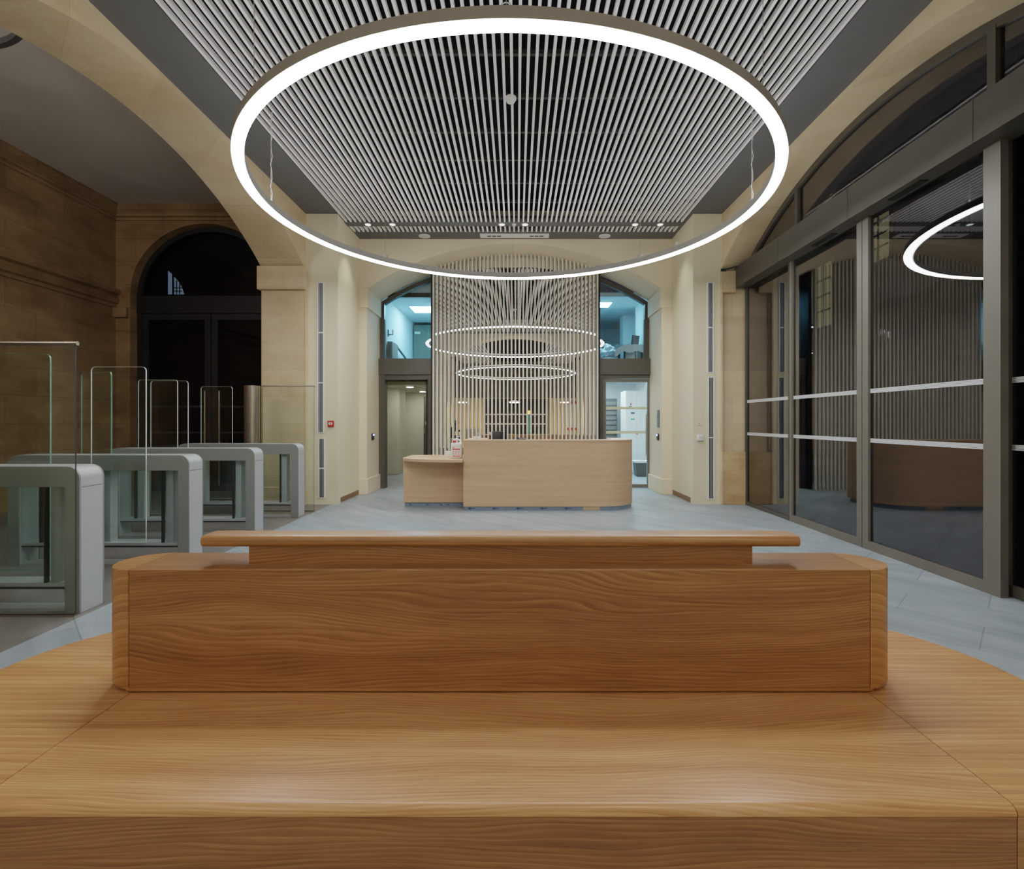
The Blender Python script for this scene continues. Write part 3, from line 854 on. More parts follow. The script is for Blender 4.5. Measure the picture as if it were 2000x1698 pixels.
for k, (px_, y_) in enumerate(((800.5, 12.0), (825.5, 13.9))):
    x = PX(px_, y_)
    t = thing('ceiling_downlight', ['bright round downlight in the corridor ceiling, the nearer one', 'bright round downlight in the corridor ceiling, the farther one'][k], 'lamp', (x, y_, 2.10), 'corridor downlights')
    mm = MB(); mm.lathe([(0.09, 0.02), (0.09, 0.0), (0.075, -0.003)], (x, y_, 2.10), 20); part(mm, 'trim', M['white'], t)
    mm = MB(); mm.lathe([(0.074, 0.008), (0.074, -0.006)], (x, y_, 2.10), 20); part(mm, 'lens', M['downlight'], t)

# office on the right (floor level)
slab('wall_office_right', M['room'], 3.35, 3.5, 10.02, 14.6, 0, 2.42, bevel=0)
slab('wall_office_far', M['room'], 1.5, 3.5, 14.5, 14.6, 0, 2.42, bevel=0)
slab('wall_office_left', M['room'], 1.5, 1.6, 10.2, 14.6, 0, 2.42, bevel=0)
m = MB(); m.box(1.5, 3.5, 10.02, 14.6, 2.36, 2.42); struct(m, 'ceiling_office', M['room'])
for k, y_ in enumerate((11.3, 12.9)):
    t = thing('light_panel', ['glowing ceiling panel of the room behind the glass door, the nearer one', 'glowing ceiling panel of the room behind the glass door, the farther one'][k], 'lamp', (2.2, y_, 2.34), 'office ceiling panels')
    mm = MB(); mm.box(1.75, 2.55, y_ - 0.32, y_ + 0.32, 2.345, 2.36); part(mm, 'frame', M['white'], t)
    mm = MB(); mm.box(1.78, 2.52, y_ - 0.29, y_ + 0.29, 2.338, 2.344); part(mm, 'diffuser', M['panel_white'], t)
# white tall cupboard with stickers
cb0 = thing('tall_cupboard', 'tall white cupboard with small stickers behind the glass door', 'cupboard', (2.75, 12.9, 0))
mm = MB(); mm.box(PX(1222, 12.6), 3.34, 12.6, 13.2, 0, 2.05); part(mm, 'carcass', M['offwhite'], cb0)
mm = MB(); mm.box(PX(1222, 12.6) + 0.01, PX(1243, 12.6), 12.58, 12.599, 0.05, 2.03); d_ = part(mm, 'door', M['offwhite'], cb0)
mm = MB(); mm.box(PX(1243, 12.6) + 0.004, 3.33, 12.58, 12.599, 0.05, 2.03); d2_ = part(mm, 'door', M['offwhite'], cb0)
for i, (px_, z, w_, h_, mt) in enumerate(((1236, 1.50, 0.09, 0.05, 'film_ink'), (1236, 1.35, 0.09, 0.04, 'teal'), (1247, 1.62, 0.10, 0.05, 'dark'), (1231, 1.66, 0.07, 0.03, 'dark'), (1244, 0.98, 0.07, 0.025, 'red'), (1232, 1.72, 0.03, 0.05, 'red'), (1250, 1.72, 0.12, 0.03, 'strip_pale'))):
    x = PX(px_, 12.58); mm = MB(); mm.box(x - w_ / 2, x + w_ / 2, 12.577, 12.5795, z - h_ / 2, z + h_ / 2); part(mm, 'sticker', M[mt], d_)
rk = thing('server_rack', 'dark equipment rack on the left behind the glass door', 'rack', (2.2, 13.9, 0))
rx0, rx1 = PX(1181, 13.6), PX(1205, 13.6)
mm = MB(); mm.box(rx0, rx1, 13.6, 14.3, 0, 1.9); part(mm, 'cabinet', M['dark'], rk)
mm = MB()
for z in [0.3 + 0.13 * i for i in range(12)]:
    mm.box(rx0 + 0.02, rx1 - 0.02, 13.585, 13.6, z, z + 0.09)
part(mm, 'equipment', M['slot'], rk)
bn = thing('waste_bin', 'black waste bin with a white liner behind the glass door', 'bin', (2.95, 12.1, 0))
mm = MB(); mm.prism([(2.80, 0.0), (3.06, 0.0), (3.10, 0.34), (2.76, 0.34)], 'y', 11.95, 12.25); part(mm, 'body', M['dark'], bn, bevel=0.01)
mm = MB(); mm.prism([(2.75, 0.33), (3.11, 0.33), (3.13, 0.375), (3.02, 0.36), (2.90, 0.38), (2.73, 0.365)], 'y', 11.94, 12.26); part(mm, 'liner', M['cloth'], bn)

# mezzanine rooms, left and right of the mirror
MF = 2.37
m = MB(); m.box(-2.85, MX0 + 0.02, 10.12, 15.2, MF - 0.005, MF + 0.03); struct(m, 'floor_mezzanine_left', M['olive'])
m = MB(); m.box(MX1 - 0.02, 3.5, 10.12, 15.2, MF + 0.06, MF + 0.09); struct(m, 'floor_mezzanine_right', M['olive'])
slab('wall_mezzanine_left', M['room'], -2.85, -2.66, 10.1, 15.2, MF, 4.6, bevel=0)
slab('wall_mezzanine_left_inner', M['room'], MX0 + 0.0, MX0 + 0.1, 10.2, 15.2, MF, 4.6, bevel=0)
slab('wall_mezzanine_left_far', M['room'], -2.85, -1.5, 15.1, 15.2, MF, 4.6, bevel=0)
m = MB(); m.box(-2.85, MX0 + 0.1, 10.35, 15.2, 3.82, 3.9); m.box(-2.85, MX0 + 0.1, 10.35, 10.42, 3.82, 4.6); struct(m, 'ceiling_mezzanine_left', M['room'])
slab('wall_mezzanine_right', M['room'], 2.62, 3.5, 10.12, 11.35, MF, 4.6, bevel=0)
slab('wall_mezzanine_right_inner', M['room'], MX1 - 0.1, MX1, 10.2, 15.2, MF, 4.6, bevel=0)
slab('wall_mezzanine_right_far', M['room'], 1.5, 3.5, 14.0, 14.1, MF, 4.6, bevel=0)
slab('wall_mezzanine_right_pier', M['room'], PX(1217, 12.2), 3.4, 12.2, 12.6, MF, 3.85, bevel=0)
m = MB(); m.box(MX1 - 0.1, 3.5, 10.35, 15.2, 3.82, 3.9); struct(m, 'ceiling_mezzanine_right', M['room'])
for sgn, xs_, ys_, lab in ((-1, (-2.35, -1.80), (11.2, 11.8), 'cool ceiling panel of the upper left room, mostly hidden by the arch frame'), (1, (1.68, 2.00), (10.82, 11.26), 'bright ceiling panel beside the battens in the upper right window')):
    t = thing('light_panel', lab, 'lamp', (sum(xs_) / 2, sum(ys_) / 2, 3.8))
    mm = MB(); mm.box(xs_[0] - 0.02, xs_[1] + 0.02, ys_[0] - 0.02, ys_[1] + 0.02, 3.808, 3.82); part(mm, 'frame', M['white'], t)
    mm = MB(); mm.box(xs_[0], xs_[1], ys_[0], ys_[1], 3.80, 3.807); part(mm, 'diffuser', M['panel_cyan'], t)
# left mezzanine contents
op = thing('partition_panel', 'dark olive partition panel at the far end of the upper left room', 'panel', (-2.2, 13.0, MF))
mm = MB(); mm.box(-2.63, MX0 - 0.02, 13.0, 13.06, MF + 0.03, PZ(635, 13.0)); part(mm, 'board', M['olive'], op)
mm = MB(); mm.box(-2.6, -2.46, 12.985, 12.999, PZ(653, 13), PZ(648, 13)); part(mm, 'notice', M['room'], op)
dcb = thing('storage_cabinet', 'dark grey storage cabinet inside the lower left corner of the upper left window', 'cabinet', (-2.5, 10.6, MF))
mm = MB(); mm.box(-2.64, PX(766, 10.4), 10.4, 10.9, MF + 0.03, PZ(667, 10.4)); part(mm, 'body', M['olive'], dcb)
mm = MB(); mm.box(-2.6, PX(766, 10.4) - 0.03, 10.385, 10.399, MF + 0.1, PZ(667, 10.4) - 0.04); part(mm, 'door', M['slot'], dcb)
hr = thing('handrail', 'sloping blue grey handrail along the wall of the upper left room', 'rail', (-2.6, 11.6, MF))
mm = MB(); mm.cyl((-2.60, 10.95, 2.935), (-2.60, 12.9, 2.585), 0.025, 10); part(mm, 'bar', M['slot'], hr, smooth=True)
for y_, z_ in ((11.2, 2.89), (12.2, 2.71)):
    mm = MB(); mm.cyl((-2.66, y_, z_), (-2.60, y_, z_), 0.012, 8); part(mm, 'bracket', M['slot'], hr)
cf = thing('coat_hook', 'dark wall hook beside the frame of the upper left window', 'hook', (-2.62, 10.55, PZ(652, 10.5)))
zc = PZ(650, 10.55)
mm = MB(); mm.tube([(-2.655, 10.55, zc - 0.04), (-2.56, 10.55, zc - 0.04), (-2.56, 10.55, zc + 0.06)], 0.012, 8); part(mm, 'arm', M['dark'], cf)
mm = MB(); mm.box(-2.66, -2.645, 10.52, 10.58, zc - 0.08, zc + 0.06); part(mm, 'wall_plate', M['dark'], cf)
# right mezzanine contents
tb = thing('covered_table', 'table under a pale draped sheet in the upper right window', 'table', (2.4, 10.8, MF))
ty0, ty1 = 10.55, 11.2
tz = PZ(673, 10.55)
mm = MB(); mm.box(PX(1218, 10.55), 2.61, ty0, ty1, tz - 0.04, tz - 0.008); part(mm, 'tabletop', M['white'], tb)
for x in (PX(1219, 10.55), 2.56):
    for y in (ty0 + 0.03, ty1 - 0.05):
        mm = MB(); mm.box(x, x + 0.035, y, y + 0.035, MF + 0.09, tz - 0.04); part(mm, 'leg', M['dark'], tb)
sh = MB()
xs_ = [PX(1202, 10.5) + i * (2.61 - PX(1202, 10.5)) / 20 for i in range(21)]
low = [(x, tz - 0.155 + 0.02 * math.sin(7 * x * 3) - (0.10 * max(0, (2.2 - x) / 0.2) if x < 2.2 else 0)) for x in xs_]
top = [(x, tz - (max(0, (2.2 - x)) * 0.6)) for x in xs_]
sh.prism(low + top[::-1], 'y', ty0 - 0.02, ty0 - 0.008)
sh.prism([(xs_[0], ty0 - 0.02), (2.61, ty0 - 0.02), (2.61, ty1), (xs_[4], ty1)], 'z', tz - 0.006, tz)
st = sh.build('draped_sheet', M['cloth']); tag(st, 'pale blue white sheet draped over the table in the upper right window', 'sheet')
pm = thing('flat_monitor', 'dark tilted monitor standing on the sheet covered table', 'monitor', (PX(1240, 10.8), 10.8, tz))
x_ = PX(1241, 10.8)
mm = MB(); mm.prism([(x_ - 0.10, tz), (x_ + 0.06, tz), (x_ + 0.085, tz + 0.215), (x_ - 0.065, tz + 0.235)], 'y', 10.78, 10.81); part(mm, 'screen', M['dark'], pm)
mm = MB(); mm.box(x_ - 0.03, x_ + 0.03, 10.815, 10.87, tz, tz + 0.12); part(mm, 'stand', M['dark'], pm)
po = thing('floor_pole', 'thin dark pole standing behind the monitor in the upper right window', 'pole', (PX(1242.5, 11.0), 11.25, MF))
mm = MB(); mm.cyl((PX(1242.5, 11.28), 11.28, MF + 0.09), (PX(1242.5, 11.28), 11.28, PZ(616, 11.28)), 0.009, 8); part(mm, 'rod', M['dark'], po)
mm = MB(); mm.lathe([(0.08, 0.09), (0.08, 0.105), (0.015, 0.115)], (PX(1242.5, 11.28), 11.28, MF)); part(mm, 'foot', M['dark'], po)
bx_ = thing('storage_box', 'white box on the floor under the sheet covered table', 'box', (2.3, 10.8, MF))
mm = MB(); mm.box(PX(1220, 10.7), PX(1240, 10.7), 10.7, 11.0, MF + 0.09, PZ(691, 10.7)); part(mm, 'body', M['room'], bx_)
mm = MB(); mm.box(PX(1219.5, 10.69), PX(1240.5, 10.69), 10.69, 11.01, PZ(691, 10.7), PZ(688.5, 10.7)); part(mm, 'lid', M['room'], bx_)
cs = MB(); bm = cs.bm
bmesh.ops.create_icosphere(bm, subdivisions=4, radius=1.0)
rnd = random.Random(3)
for v in bm.verts:
    n_ = v.co.copy()
    k = 1 + 0.22 * math.sin(5 * n_.x + 3 * n_.z) + 0.16 * math.sin(9 * n_.z + 4 * n_.y) + 0.1 * math.sin(15 * n_.x - 7 * n_.z)
    v.co = Vector((2.07 + n_.x * 0.20 * k, 11.5 + n_.y * 0.16 * k, PZ(690, 10.75) + max(-0.8, n_.z) * 0.13 * k))
zmin = min(v.co.z for v in bm.verts)
for v in bm.verts: v.co.z += MF + 0.35 - zmin
o = cs.build('crumpled_sheet', M['cloth'], smooth=True); tag(o, 'crumpled white sheet heaped beside the covered table in the upper right window', 'sheet')
stl = thing('low_stool', 'low stool holding the crumpled sheet behind the upper right window', 'stool', (2.07, 11.5, MF))
mm = MB(); mm.box(1.91, 2.23, 11.37, 11.63, MF + 0.30, MF + 0.345); part(mm, 'seat', M['white'], stl)
for x in (1.93, 2.18):
    for y in (11.39, 11.58):
        mm = MB(); mm.box(x, x + 0.03, y, y + 0.03, MF + 0.09, MF + 0.30); part(mm, 'leg', M['dark'], stl)

# ------------------------------------------------------------------ right glass front
XG = 3.58
glz = []
def glass_panel(idx, y0, y1, x, stile0, stile1, rail, top, mat):
    mm = MB()
    mm.box(x - 0.03, x + 0.03, y0, y0 + stile0, 0.0, top); mm.box(x - 0.03, x + 0.03, y1 - stile1, y1, 0.0, top)
    mm.box(x - 0.03, x + 0.03, y0 + stile0, y1 - stile1, 0.0, rail); mm.box(x - 0.03, x + 0.03, y0 + stile0, y1 - stile1, top - 0.06, top)
    w = struct(mm, 'window_%d' % idx, mat)
    mm = MB(); mm.box(x - 0.004, x + 0.004, y0 + stile0, y1 - stile1, rail, top - 0.06); spart(mm, 'pane', M['glass_wall'], w)
    for z in (1.605, 1.105):
        mm = MB()
        for k in range(4):
            mm.box(x - 0.0075, x - 0.0045, y0 + stile0, y1 - stile1, z - 0.021 + k * 0.011, z - 0.021 + k * 0.011 + 0.0085)
        spart(mm, 'film_strip', M['strip'], w)
    return w
glass_panel(3, 6.69, 7.98, XG, 0.02, 0.03, 0.05, 3.46, M['bronze'])
glass_panel(4, 5.275, 6.68, XG, 0.08, 0.06, 0.085, 3.46, M['bronze_lt'])
glass_panel(5, 3.76, 5.265, XG, 0.14, 0.085, 0.085, 3.46, M['bronze_lt'])
glass_panel(6, 2.40, 3.86, XG + 0.10, 0.06, 0.06, 0.085, 3.46, M['bronze'])
mm = MB(); mm.box(3.40, 3.66, 2.36, 7.99, 3.375, 3.70); tr = struct(mm, 'trim_transom_right', M['bronze'])
for y_ in (6.68, 5.27, 3.82):
    mm = MB(); mm.box(3.3985, 3.40, y_ - 0.002, y_ + 0.002, 3.376, 3.699); spart(mm, 'joint', M['black'], tr)
for y_ in (5.85, 4.6):
    mm = MB(); mm.box(3.47, 3.54, y_ - 0.2, y_ + 0.2, 3.368, 3.375); spart(mm, 'door_sensor', M['black'], tr)
# small bracket and cable beside the transom
br_ = thing('cable_bracket', 'small dark bracket on the stone pier at the end of the bronze transom', 'bracket', (3.28, 7.95, 3.62))
mm = MB(); mm.box(3.16, 3.24, 7.93, 7.95, 3.625, 3.665); part(mm, 'plate', M['dark'], br_)
mm = MB(); mm.tube([(3.22, 7.93, 3.65), (3.30, 7.90, 3.665), (3.40, 7.90, 3.69)], 0.012, 8); part(mm, 'cable', M['dark'], br_)
# lunette above the transom
ar = arc(BAYC, 2.83, SPR, CRN, 48)
ar_in = [p for p in ar if p[1] > 3.70]
w = struct(MB().ribbon(ar_in, -0.075, 'x', XG - 0.02, XG + 0.05), 'window_7', M['bronze'])
mm = MB(); mm.prism(ar_in, 'x', XG + 0.01, XG + 0.018); spart(mm, 'pane', M['glass_wall'], w)
for y_ in (6.53, 3.84):
    zt = arc_z(y_, BAYC, 2.83, SPR, CRN) - 0.06
    mm = MB(); mm.box(XG - 0.025, XG + 0.05, y_ - 0.035, y_ + 0.035, 3.70, zt); spart(mm, 'mullion', M['bronze'], w)
mm = MB(); mm.box(XG - 0.02, XG + 0.05, 2.6, 7.8, 3.70, 3.73); spart(mm, 'sill', M['bronze'], w)

# night facade across the street, its lit windows
fc = thing('street_facade', 'dark stone facade outside the right glass front at night', 'building', (12.4, 12, -0.05))
mm = MB(); mm.box(12.0, 12.8, 2, 26, -0.05, 14); part(mm, 'wall', M['facade'], fc)
def fwin(y, z0, z1, w_, lit):
    mm = MB(); mm.box(11.95, 12.0, y - w_ / 2 - 0.1, y + w_ / 2 + 0.1, z0 - 0.1, z1 + 0.1); f_ = part(mm, 'window', M['facade'], fc)
    mm = MB(); mm.box(11.93, 11.949, y - w_ / 2, y + w_ / 2, z0, z1); part(mm, 'pane', M['yellow_win'] if lit else M['black'], f_)
    mm = MB(); mm.box(11.90, 11.929, y - 0.03, y + 0.03, z0, z1)
    for k in range(1, 4): mm.box(11.90, 11.929, y - w_ / 2, y + w_ / 2, z0 + (z1 - z0) * k / 4 - 0.03, z0 + (z1 - z0) * k / 4 + 0.03)
    part(mm, 'glazing_bars', M['facade'], f_)
for y_, z0, z1, lit in ((19.9, 5.0, 7.4, True), (19.9, 9.4, 11.2, True), (16.9, 6.6, 8.3, True), (13.5, 5.0, 7.4, False), (22.5, 5.0, 7.4, False)):
    fwin(y_, z0, z1, 0.9, lit)

# ------------------------------------------------------------------ annex behind the left arch
XA, YA, ZA = -7.29, 9.30, 5.19
AC, AH = -5.67, 1.36
n = 36
semi = [(AC - AH * math.cos(PI * i / n), 3.60 + AH * 0.95 * math.sin(PI * i / n)) for i in range(n + 1)]
pts = [(XA - 0.5, 0), (AC - AH, 0)] + semi + [(AC + AH, 0), (XL - 0.60, 0), (XL - 0.60, 5.5), (XA - 0.5, 5.5)]
m = MB(); m.prism(pts, 'y', YA, YA + 0.5); struct(m, 'wall_annex_back', M['stone_annex'])
m = MB(); m.box(XA - 0.5, XA, 0.5, YA + 0.5, 0, 5.5); struct(m, 'wall_annex_left', M['stone_annex'])
m = MB(); m.box(XA - 0.5, XL - 0.3, 0.3, 0.5, 0, 5.5); struct(m, 'wall_annex_front', M['stone_annex'])
m = MB(); m.box(XA - 0.5, XL - 0.5, 0.3, YA + 0.5, ZA, ZA + 0.1); struct(m, 'ceiling_annex', M['annex_ceil'])
# cornice and string course (stepped profiles)
def moulding(name, prof):
    """prof: (out, z) steps, run along the left annex wall and returned on its back wall"""
    mm = MB()
    mm.prism([(XA, prof[0][1])] + [(XA + o_, z) for o_, z in prof] + [(XA, prof[-1][1])], 'y', 0.5, YA)
    mm.prism([(YA, prof[0][1])] + [(YA - o_, z) for o_, z in prof] + [(YA, prof[-1][1])], 'x', XA, XL - 0.66)
    return struct(mm, name, M['stone_annex'])
moulding('trim_cornice', [(0.03, 4.94), (0.03, 4.99), (0.08, 5.0), (0.08, 5.06), (0.14, 5.10), (0.17, 5.15), (0.17, 5.19)])
mm = MB()
pr = [(0.02, 3.36), (0.02, 3.42), (0.06, 3.44), (0.06, 3.52), (0.03, 3.53), (0.03, 3.58), (0.09, 3.61), (0.09, 3.68), (0.02, 3.70)]
mm.prism([(XA, 3.36)] + [(XA + o_, z) for o_, z in pr] + [(XA, 3.70)], 'y', 0.5, YA)
struct(mm, 'trim_string_course', M['stone_annex'])
m = MB(); m.box(XA, AC - AH - 0.02, YA - 0.07, YA, 3.18, 3.36); struct(m, 'trim_annex_impost', M['stone_annex'])
# dark arched door of the annex
YD = 9.52
fr = [(AC - AH + 0.002, 0.0)] + [(AC - (AH - 0.002) * math.cos(PI * i / n), 3.60 + (AH - 0.002) * 0.95 * math.sin(PI * i / n)) for i in range(n + 1)] + [(AC + AH - 0.002, 0.0)]
mm = MB(); mm.ribbon(fr, -0.085, 'y', YD - 0.05, YD + 0.05)
d4 = struct(mm, 'door_4', M['darkframe'])
mm = MB(); mm.box(AC - AH, AC + AH, YD - 0.06, YD + 0.05, 3.30, 3.62); spart(mm, 'transom', M['darkframe'], d4)
mm = MB(); mm.prism([(AC - 1.28, 3.62)] + [(AC - 1.30 * math.cos(PI * i / n), 3.62 + 1.22 * math.sin(PI * i / n)) for i in range(1, n)] + [(AC + 1.28, 3.62)], 'y', YD, YD + 0.01); spart(mm, 'lunette_pane', M['glass_dark'], d4)
for xa, xb in ((AC - AH + 0.085, AC - 0.01), (AC + 0.01, AC + AH - 0.085)):
    mm = MB()
    mm.box(xa, xa + 0.11, YD - 0.03, YD + 0.03, 0.01, 3.29); mm.box(xb - 0.11, xb, YD - 0.03, YD + 0.03, 0.01, 3.29)
    mm.box(xa + 0.11, xb - 0.11, YD - 0.03, YD + 0.03, 3.18, 3.29); mm.box(xa + 0.11, xb - 0.11, YD - 0.03, YD + 0.03, 0.01, 0.16)
    lf = spart(mm, 'leaf', M['darkframe'], d4)
    mm = MB(); mm.box(xa + 0.11, xb - 0.11, YD - 0.005, YD + 0.005, 0.16, 3.18); spart(mm, 'leaf_pane', M['glass_dark'], lf)
    mm = MB()
    for z in (1.57, 1.09): mm.box(xa + 0.11, xb - 0.11, YD - 0.009, YD - 0.006, z - 0.018, z + 0.018)
    spart(mm, 'leaf_strip', M['dark'], lf)
for x in (PX(400, YD - 0.08), PX(428, YD - 0.08)):
    mm = MB(); mm.cyl((x, YD - 0.08, 0.12), (x, YD - 0.08, 1.86), 0.018, 12)
    for z in (0.4, 1.6): mm.cyl((x, YD - 0.08, z), (x, YD - 0.02, z), 0.01, 8)
    spart(mm, 'pull_bar', M['steel'], d4)
# lit window of a building behind that door's lunette
lw = thing('distant_window', 'pale lit window with glazing bars seen through the dark lunette', 'window', (PX(343, 12.8), 12.8, PZ(575, 12.8)))
yy = 12.8
mm = MB()
mm.prism([(PX(340, yy), PZ(575, yy)), (PX(359, yy), PZ(575, yy)), (PX(354, yy), PZ(560, yy)), (PX(347, yy), PZ(549, yy)), (PX(340, yy), PZ(541, yy))], 'y', yy, yy + 0.02)
mm.prism([(PX(328, yy), PZ(575, yy)), (PX(335, yy), PZ(575, yy)), (PX(335, yy), PZ(535, yy)), (PX(328, yy), PZ(529, yy))], 'y', yy, yy + 0.02)
part(mm, 'panes', M['cyan_win'], lw)
mm = MB()
for px_ in (345.5, 351.5): mm.box(PX(px_, yy) - 0.008, PX(px_, yy) + 0.008, yy - 0.02, yy - 0.002, PZ(575, yy), PZ(548 if px_ < 350 else 555, yy))
for py_ in (563, 569): mm.box(PX(340, yy), PX(356, yy), yy - 0.02, yy - 0.002, PZ(py_, yy) - 0.008, PZ(py_, yy) + 0.008)
part(mm, 'glazing_bars', M['black'], lw)
# unlit ring pendant
ur = thing('unlit_ring_lamp', 'unlit grey ring lamp on the annex ceiling at top left', 'lamp', (-5.2, 3.9, 4.90))
mm = MB(); mm.annulus((-5.2, 3.9, 4.90), [(1.07, 0), (1.07, 0.06), (1.02, 0.06), (1.02, 0)], 72); part(mm, 'housing', M['carrier'], ur, smooth=True)
for k in range(4):
    a = k * PI / 2 + 0.5
    mm = MB(); mm.cyl((-5.2 + 1.045 * math.cos(a), 3.9 + 1.045 * math.sin(a), 4.96), (-5.2 + 1.045 * math.cos(a), 3.9 + 1.045 * math.sin(a), ZA - 0.002), 0.003, 6); part(mm, 'suspension_cable', M['steel'], ur)

ld = bpy.data.lights.new('annex_fill_lamp', 'AREA'); lo = bpy.data.objects.new('annex_fill_lamp', ld); COL.objects.link(lo)  # added fill light out of view, brightens the dim annex
lo.location = (-5.6, 1.2, 4.45); ld.shape = 'DISK'; ld.size = 0.8; ld.energy = 55; ld.color = (1.0, 0.95, 0.88)
lo.rotation_euler = (Vector((-5.4, 6.0, 4.6)) - Vector(lo.location)).to_track_quat('-Z', 'Y').to_euler()

# ------------------------------------------------------------------ speed gates
GX0, GX1, GD = -4.58, -2.95, 0.21
gates = []
def gate_housing(y0):
    """inverted U with rounded shoulders, extruded through the depth of the cabinet"""
    r, zt, pw, bh = 0.085, 0.995, 0.10, 0.14
    def outline():
        p = [(GX0, 0.0), (GX0, zt - r)]
        p += [(GX0 + r - r * math.cos(PI / 2 * i / 8), zt - r + r * math.sin(PI / 2 * i / 8)) for i in range(1, 9)]
        p += [(GX1 - r + r * math.sin(PI / 2 * i / 8), zt - r + r * math.cos(PI / 2 * i / 8)) for i in range(0, 9)]
        p += [(GX1, 0.0), (GX1 - pw, 0.0), (GX1 - pw, zt - bh), (GX0 + pw, zt - bh), (GX0 + pw, 0.0)]
        return p
    return outline()
def make_gate(y0, label, wings):
    t = thing('speed_gate', label, 'gate', (GX1 - 0.8, y0 + GD / 2, 0), 'speed gates in the left archway')
    mm = MB(); mm.prism(gate_housing(y0), 'y', y0 + 0.012, y0 + GD - 0.012); part(mm, 'housing', M['gate'], t, smooth=True, bevel=0.004)
    for yy_ in (y0, y0 + GD - 0.011):
        mm = MB(); mm.prism(gate_housing(y0), 'y', yy_, yy_ + 0.011); part(mm, 'side_panel', M['gate_dk'], t, smooth=True, bevel=0.003)
    mm = MB(); mm.box(GX1 - 0.0005, GX1 + 0.001, y0 + 0.02, y0 + GD - 0.02, 0.853, 0.856); part(mm, 'cap_joint', M['rubber'], t)
    for x, mt in ((GX1 - 0.245, 'gate'), (GX1 - 0.82, 'gate'), (GX0 + 0.28, 'gate')):
        mm = MB(); mm.box(x, x + 0.065, y0 + 0.06, y0 + GD - 0.06, 0.2, 0.855); part(mm, 'inner_post', M[mt], t)
        mm = MB(); mm.box(x - 0.022, x - 0.006, y0 + 0.03, y0 + 0.055, 0.2, 0.855); part(mm, 'post_seal', M['rubber'], t)
    mm = MB(); mm.box(GX0 + 0.1, GX1 - 0.1, y0 + 0.03, y0 + GD - 0.03, 0.172, 0.20); part(mm, 'bottom_rail', M['gate'], t, bevel=0.004)
    mm = MB(); mm.box(GX0 + 0.1, GX1 - 0.1, y0 + 0.025, y0 + GD - 0.025, 0.160, 0.172); part(mm, 'rail_shadow_gap', M['rubber'], t)
    mm = MB(); mm.box(GX0 + 0.1, GX1 - 0.1, y0 + 0.05, y0 + GD - 0.05, 0.0, 0.02); part(mm, 'floor_plate', M['gate'], t)
    mm = MB(); mm.box(GX0 + 0.1, GX1 - 0.1, y0 + 0.02, y0 + 0.028, 0.2, 0.855); part(mm, 'infill_glass', M['glass_gate'], t)
    for (xa, ya, xb, yb, z0, z1, em) in wings:
        d = Vector((xb - xa, yb - ya, 0)); l = d.length; d.normalize(); nrm = Vector((-d.y, d.x, 0))
        r = 0.035
        pr2 = [(0, z0), (l, z0), (l, z1 - r)] + [(l - r + r * math.cos(PI / 2 * i / 5), z1 - r + r * math.sin(PI / 2 * i / 5)) for i in range(1, 6)] + [(r - r * math.sin(PI / 2 * i / 5), z1 - r + r * math.cos(PI / 2 * i / 5)) for i in range(0, 6)]
        mm = MB(); bm = mm.bm
        A = [bm.verts.new(Vector((xa, ya, 0)) + d * p[0] + nrm * 0.006 + Vector((0, 0, p[1]))) for p in pr2]
        B = [bm.verts.new(Vector((xa, ya, 0)) + d * p[0] - nrm * 0.006 + Vector((0, 0, p[1]))) for p in pr2]
        fa = bm.faces.new(A); fb = bm.faces.new(B[::-1])
        for i in range(len(A)):
            j = (i + 1) % len(A); bm.faces.new((A[i], B[i], B[j], A[j])).material_index = 1
        for q in (fa, fb): q.normal_update()
        rim = bmesh.ops.inset_region(bm, faces=[fa, fb], thickness=0.0016, use_even_offset=True)
        for q in rim['faces']: q.material_index = 1
        wg = part(mm, 'glass_wing', M['glass_gate'], t, edge_mat=M[em])
        mm = MB(); mm.cyl((xa - d.x * 0.02, ya - d.y * 0.02, z0 + 0.02), (xa - d.x * 0.02, ya - d.y * 0.02, 0.83), 0.022, 14)
        part(mm, 'hinge_tube', M['steel'], wg, smooth=True)
    return t
make_gate(3.45, 'grey metal speed gate nearest the bench, behind the glass fence panel', [(-3.86, 3.70, -3.37, 3.70, 0.22, 1.785, 'glass_edge')])
make_gate(4.60, 'grey metal speed gate second from the bench', [(-3.80, 4.57, -3.31, 4.57, 0.22, 1.785, 'glass_edge_lt'), (-4.44, 5.22, -3.96, 5.0, 0.22, 1.785, 'glass_edge')])
make_gate(5.75, 'grey metal speed gate third from the bench', [(-4.44, 6.0, -3.97, 5.99, 0.22, 1.785, 'glass_edge_lt'), (-4.40, 6.15, -3.95, 6.15, 0.22, 1.785, 'glass_edge_lt')])
make_gate(6.90, 'grey metal speed gate farthest from the bench, next to the steel column', [(-4.42, 7.16, -3.98, 7.16, 0.22, 1.785, 'glass_edge_lt')])
def fence(x0, x1, y, z1, label, r):
    t = thing('glass_fence', label, 'fence', ((x0 + x1) / 2, y, 0))
    mm = MB(); mm.box(x0, x1, y - 0.006, y + 0.006, 0.012, z1); part(mm, 'glass_panel', M['glass_gate'], t, edge_mat=M['rubber'], edge_axis=Vector((0, 1, 0)))
    mm = MB(); mm.cyl((x0, y, z1 + r * 0.6), (x1 + 0.012, y, z1 + r * 0.6), r, 16); part(mm, 'top_rail', M['steel'], t, smooth=True)
    mm = MB(); mm.box(x0, x1, y - 0.012, y + 0.012, 0, 0.012); part(mm, 'floor_channel', M['steel'], t)
    return t
fence(-4.55, PX(148, 3.41), 3.41, 1.81, 'frameless glass fence with round steel top rail in front of the nearest gate', 0.0145)
fence(PX(512, 7.38), PX(613.5, 7.38), 7.38, 1.80, 'frameless glass fence with steel top rail between steel column and stone pier', 0.010)
